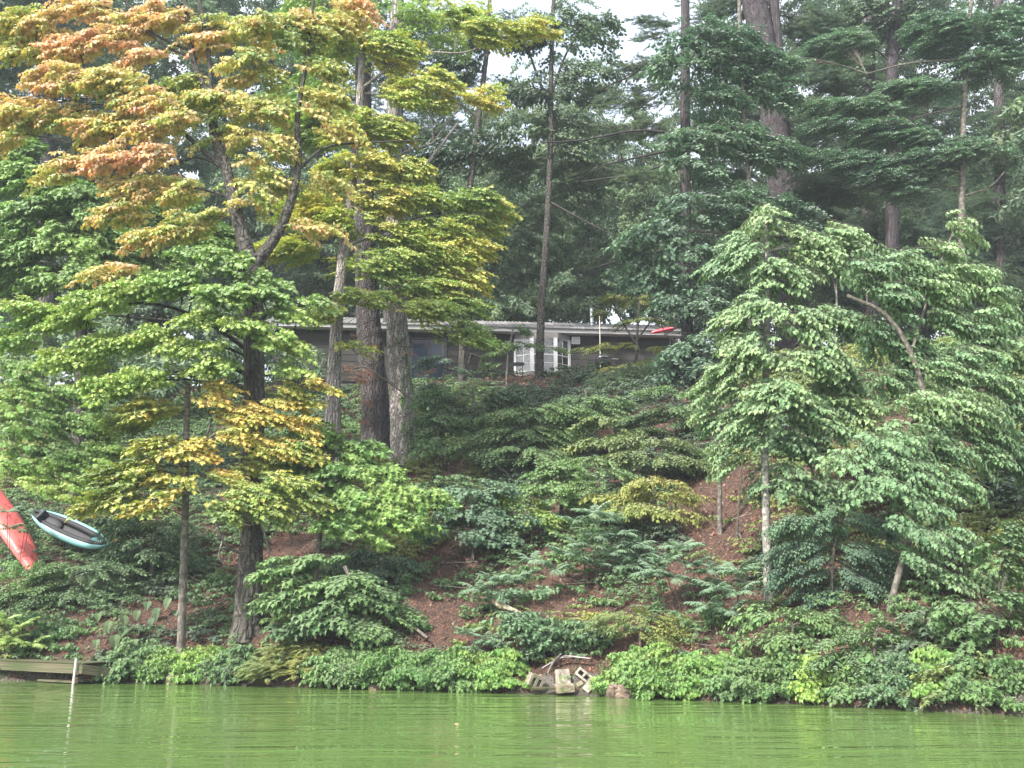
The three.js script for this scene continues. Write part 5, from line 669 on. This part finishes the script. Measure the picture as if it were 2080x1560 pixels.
{ // the big-leaved plants by the dock: every leaf can be picked out
  seed = 31;
  const lg = new Soup(); lg.leaf('heart', new THREE.Matrix4(), 0.36, [1, 1, 1], [0.95, 1, 0.95], 0.3, 0.3); const geo = lg.done(), mats = [[0.06, 0.125, 0.04], [0.08, 0.15, 0.05], [0.10, 0.16, 0.055]].map((c) => leafMat({ color: rgb(...c) }));
  for (const [px, py, label, leaves] of [
    [225, 1300, 'plant with very large heart-shaped leaves at the dock corner', [[200, 1245], [222, 1262], [255, 1275], [232, 1290], [270, 1300], [195, 1300], [210, 1318], [250, 1250]]],
    [290, 1262, 'large-leaved plant on the bank left of the thin golden-maple trunk', [[262, 1262], [285, 1272], [310, 1255], [280, 1240], [330, 1270], [305, 1285]]],
    [215, 1190, 'large-leaved plant with paired leaves below the low dark bush', [[195, 1168], [225, 1172], [180, 1185], [212, 1195], [240, 1190]]],
    [330, 1225, 'large-leaved plant beside the thin golden-maple trunk', [[300, 1222], [345, 1215], [320, 1235], [360, 1240]]],
  ]) {
    const b = ground(px, py + 20), d = -b.z, T = thing('large_leaved_plant', label, 'plant', b), stems = [];
    for (const [x, y] of leaves) { const q = at(x, y, d - rr(0, 0.4)).sub(b); stems.push(tube(bough(V3(0, -0.05, 0), q, 0.1).map((p) => [p, 0.006]), 4, { step: 0.2 })); const m = part('leaf', geo, mats[Math.floor(rnd() * 3)], T); m.position.copy(q); m.rotation.set(rr(0.55, 1.25), gauss() * 1.9, gauss() * 0.6, 'YXZ'); m.scale.setScalar(rr(0.7, 1.2)); }
    part('stem', mergeGeometries(stems), BARK.twig, T);
  }
}
// ---------------------------------------------------------------- fallen wood
function log(label, pts, name = 'fallen_branch', b = 'grey', cat = 'branch') { const p = pts.map(([x, y, w, dd = 0, lift = 0.05]) => { const g = ground(x, y), q = at(x, y, -g.z + dd); return [q.add(V3(0, lift, 0)), Math.max(0.008, w * -g.z / F / 2)]; }); const g = tube(p, 9, { step: 0.12, wob: 0.25 }); return solo(name, g, BARK[b], label, cat); }
const PALE = bark([0.55, 0.46, 0.34], mottled, 0.006); BARK.pale = PALE;
log('pale broken branch with a white splintered end on the lower slope', [[1002, 1232, 18, -0.3, 0.2], [1016, 1240, 16, -0.3, 0.15], [1040, 1250, 8, -0.3, 0.15], [1076, 1264, 6, -0.3, 0.1]], 'fallen_branch', 'pale');
log('brown stick lying down the slope right of the striped young maple', [[826, 1252, 6, -0.3], [845, 1280, 7, -0.3], [868, 1300, 7, -0.3]], 'fallen_branch', 'young');
log('thin brown fallen pole at mid slope among red-brown litter', [[1022, 1110, 3, -0.2], [1080, 1098, 4, -0.2], [1150, 1086, 4, -0.2]], 'fallen_branch', 'young');
log('thinner fallen twig beside the fallen pole', [[1050, 1125, 2, -0.2], [1090, 1105, 3, -0.2], [1135, 1092, 3, -0.2]], 'fallen_branch', 'young');
log('short stick on the bare slope right of the thin stem', [[1498, 1078, 4, -0.1], [1510, 1108, 4, -0.1]], 'fallen_branch', 'young');
log('grey stub of a snapped stem behind the striped young maple', [[748, 1168, 6, -0.2], [762, 1185, 9, -0.2], [768, 1215, 7, -0.2]], 'dead_stub', 'grey');
log('grey tangled root above the concrete slab', [[1100, 1362, 4, -0.3], [1130, 1345, 5, -0.3], [1150, 1338, 6, -0.3], [1200, 1342, 4, -0.3]], 'dead_root', 'grey', 'root');
log('thin grey root hanging left of the concrete slab', [[1112, 1372, 3, -0.4], [1122, 1352, 4, -0.4], [1140, 1332, 3, -0.4]], 'dead_root', 'grey', 'root');

// ---------------------------------------------------------------- ground cover: what nobody could count
{
  seed = 777;
  const open = [[1450, 1060, 130, 110], [920, 980, 40, 90], [1370, 1180, 60, 50], [600, 1120, 60, 40], [880, 1270, 70, 60], [1830, 1170, 40, 30], [1500, 1210, 60, 40], [1850, 1330, 60, 60], [320, 1260, 80, 40], [1080, 1090, 60, 40], [1100, 780, 100, 14], [940, 1130, 60, 60], [600, 1290, 50, 40]];
  const kinds = { shrub: [], maple: [], beech: [], fern: [] }, lit = [], need = [];
  for (let i = 0; i < 21000; i++) {
    const x = rr(-26, 19), t = Math.pow(rnd(), 0.8) * 24 + 0.25, d = shore(x) + t, p = onLand(x, d), [px, py] = pixelOf(p);
    let bare = 0; for (const [a, b, w, h] of open) bare = Math.max(bare, 1 - Math.hypot((px - a) / w, (py - b) / h) * 0.8);
    const n = fbm(x * 0.45, 4, d * 0.45, 3);
    if (rnd() > clamp(0.85 + n * 1.2 - bare * 1.7, 0.03, 0.95) * (t < 20.5 ? 1 : 0.12)) continue;
    const sp = n > 0.2 ? 'maple' : n > 0.02 ? 'beech' : rnd() < 0.12 ? 'fern' : 'shrub', tone = noise3(x * 0.8, 8, d * 0.8) * 0.5 + gauss() * 0.25, pal = PAL[px > 1000 && px < 1500 && py < 1000 ? 'deep' : n > 0.25 ? 'deep' : noise3(x * 0.3, 1, d * 0.3) > 0.25 ? 'olive' : 'green'], hgt = rr(0.05, 0.4) * (t < 1 ? 0.6 : 1), k = 2 + Math.floor(rnd() * 4), yaw = rr(0, 6.28);  // darker leaf palettes put part of the slope's shade into the undergrowth colour
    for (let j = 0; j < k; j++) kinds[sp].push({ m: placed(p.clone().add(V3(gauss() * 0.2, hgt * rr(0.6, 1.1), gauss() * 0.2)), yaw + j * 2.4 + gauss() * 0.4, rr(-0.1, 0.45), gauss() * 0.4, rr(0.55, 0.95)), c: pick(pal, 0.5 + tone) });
  }
  const names = { shrub: ['shrubby_undergrowth', 'tangled low leafy undergrowth covering the bank between the saplings'], maple: ['maple_undergrowth', 'low maple seedlings crowding the shady bank'], beech: ['beech_undergrowth', 'low oval-leaved seedlings spread over the slope'], fern: ['fern_undergrowth', 'scattered single fern fronds across the slope'] };
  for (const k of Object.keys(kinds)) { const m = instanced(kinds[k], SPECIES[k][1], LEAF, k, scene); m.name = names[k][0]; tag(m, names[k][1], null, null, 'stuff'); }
  const sg = new Soup(); sg.leaf('oak', new THREE.Matrix4(), 0.13, [1, 1, 1], [0.9, 0.9, 0.9], 0.5, -0.3); const leafGeo = sg.done();
  for (let i = 0; i < 26000; i++) { const x = rr(-24, 18), d = shore(x) + Math.pow(rnd(), 0.9) * 24 + 0.1, p = onLand(x, d); p.y += 0.015; const k = rnd(); lit.push({ m: placed(p, rr(0, 6.28), 0.5 + gauss() * 0.5, gauss() * 0.7, rr(0.5, 1.15)), c: k < 0.6 ? [rr(0.09, 0.19), rr(0.048, 0.08), rr(0.034, 0.055)] : k < 0.9 ? [rr(0.22, 0.36), rr(0.13, 0.19), rr(0.08, 0.12)] : k < 0.96 ? [0.34, 0.10, 0.05] : [0.42, 0.33, 0.10] }); }
  const m = instanced(lit, leafGeo, LEAF, 'fallen_leaves', scene); m.name = 'fallen_leaves'; tag(m, 'dead brown and reddish leaves scattered over the slope', null, null, 'stuff');
}
{ // grasses at the water and fallen twigs on the slope
  seed = 555;
  const gs = new Soup(); for (let i = 0; i < 14; i++) { const a = rr(0, 6.28), l = rr(0.2, 0.42), o = V3(gauss() * 0.05, 0, gauss() * 0.05), d = V3(Math.cos(a) * 0.45, 1, Math.sin(a) * 0.45), q = o.clone().addScaledVector(d, l * 0.6), e = q.clone().add(V3(Math.cos(a) * l * 0.5, l * rr(-0.05, 0.25), Math.sin(a) * l * 0.5)), w2 = V3(-Math.sin(a), 0, Math.cos(a)).multiplyScalar(0.006), k = rr(0.8, 1.2); gs.tri(o.clone().sub(w2), o.clone().add(w2), q, [k, k, k]); gs.tri(q.clone().sub(w2), q.clone().add(w2), e, [k, k, k]); }
  const list = []; for (let i = 0; i < 900; i++) { const x = rr(-20, 15), n = noise3(x * 0.9, 6, 1); if (rnd() > 0.45 + n) continue; const d = shore(x) + Math.abs(gauss()) * 0.7 + 0.05, p = onLand(x, d); list.push({ m: placed(p, rr(0, 6.28), 0, gauss() * 0.2, rr(0.5, 1.1)), c: pick(PAL[rnd() < 0.3 ? 'olive' : 'bright'], rnd()).map((q) => q * 0.9) }); }
  const g = instanced(list, gs.done(), LEAF, 'grass', scene); g.name = 'shore_grass'; tag(g, 'thin grass tufts growing between the shrubs at the waterline', null, null, 'stuff');
  const ts = new Soup(); ts.stick(V3(0, 0, 0), V3(0.03, 0.02, 0.4), 0.009, 0.007, [1, 1, 1]); ts.stick(V3(0.03, 0.02, 0.4), V3(-0.02, 0.05, 0.8), 0.007, 0.003, [1, 1, 1]); ts.stick(V3(0.03, 0.02, 0.4), V3(0.2, 0.08, 0.62), 0.005, 0.002, [1, 1, 1]);
  const tw = []; for (let i = 0; i < 650; i++) { const x = rr(-20, 16), d = shore(x) + rnd() * 20 + 0.4, p = onLand(x, d); p.y += 0.03; const k = rr(0.1, 0.3); tw.push({ m: placed(p, rr(0, 6.28), gauss() * 0.6, gauss(), rr(0.5, 1.6)), c: [k, k * 0.85, k * 0.72] }); }
  const t = instanced(tw, ts.done(), new THREE.MeshStandardMaterial({ vertexColors: true, roughness: 1 }), 'twigs', scene); t.name = 'fallen_twig_litter'; tag(t, 'dry grey twigs strewn over the needle-covered slope', null, null, 'stuff');
}
{ const p = at(924, 1474, 1); const d = EYE / -(p.y - EYE), q = at(924, 1474, d); const s = new Soup(); s.leaf('maple', new THREE.Matrix4(), 0.09, [1, 1, 1], [1, 0.9, 0.8]); const m = solo('floating_leaf', s.done(), leafMat({ color: rgb(0.5, 0.3, 0.12) }), 'single tan leaf floating on the open green water', 'leaf'); m.position.copy(q).setY(0.03); m.rotation.set(0.1, 0.8, 0.05); }
renderer.render(scene, camera);
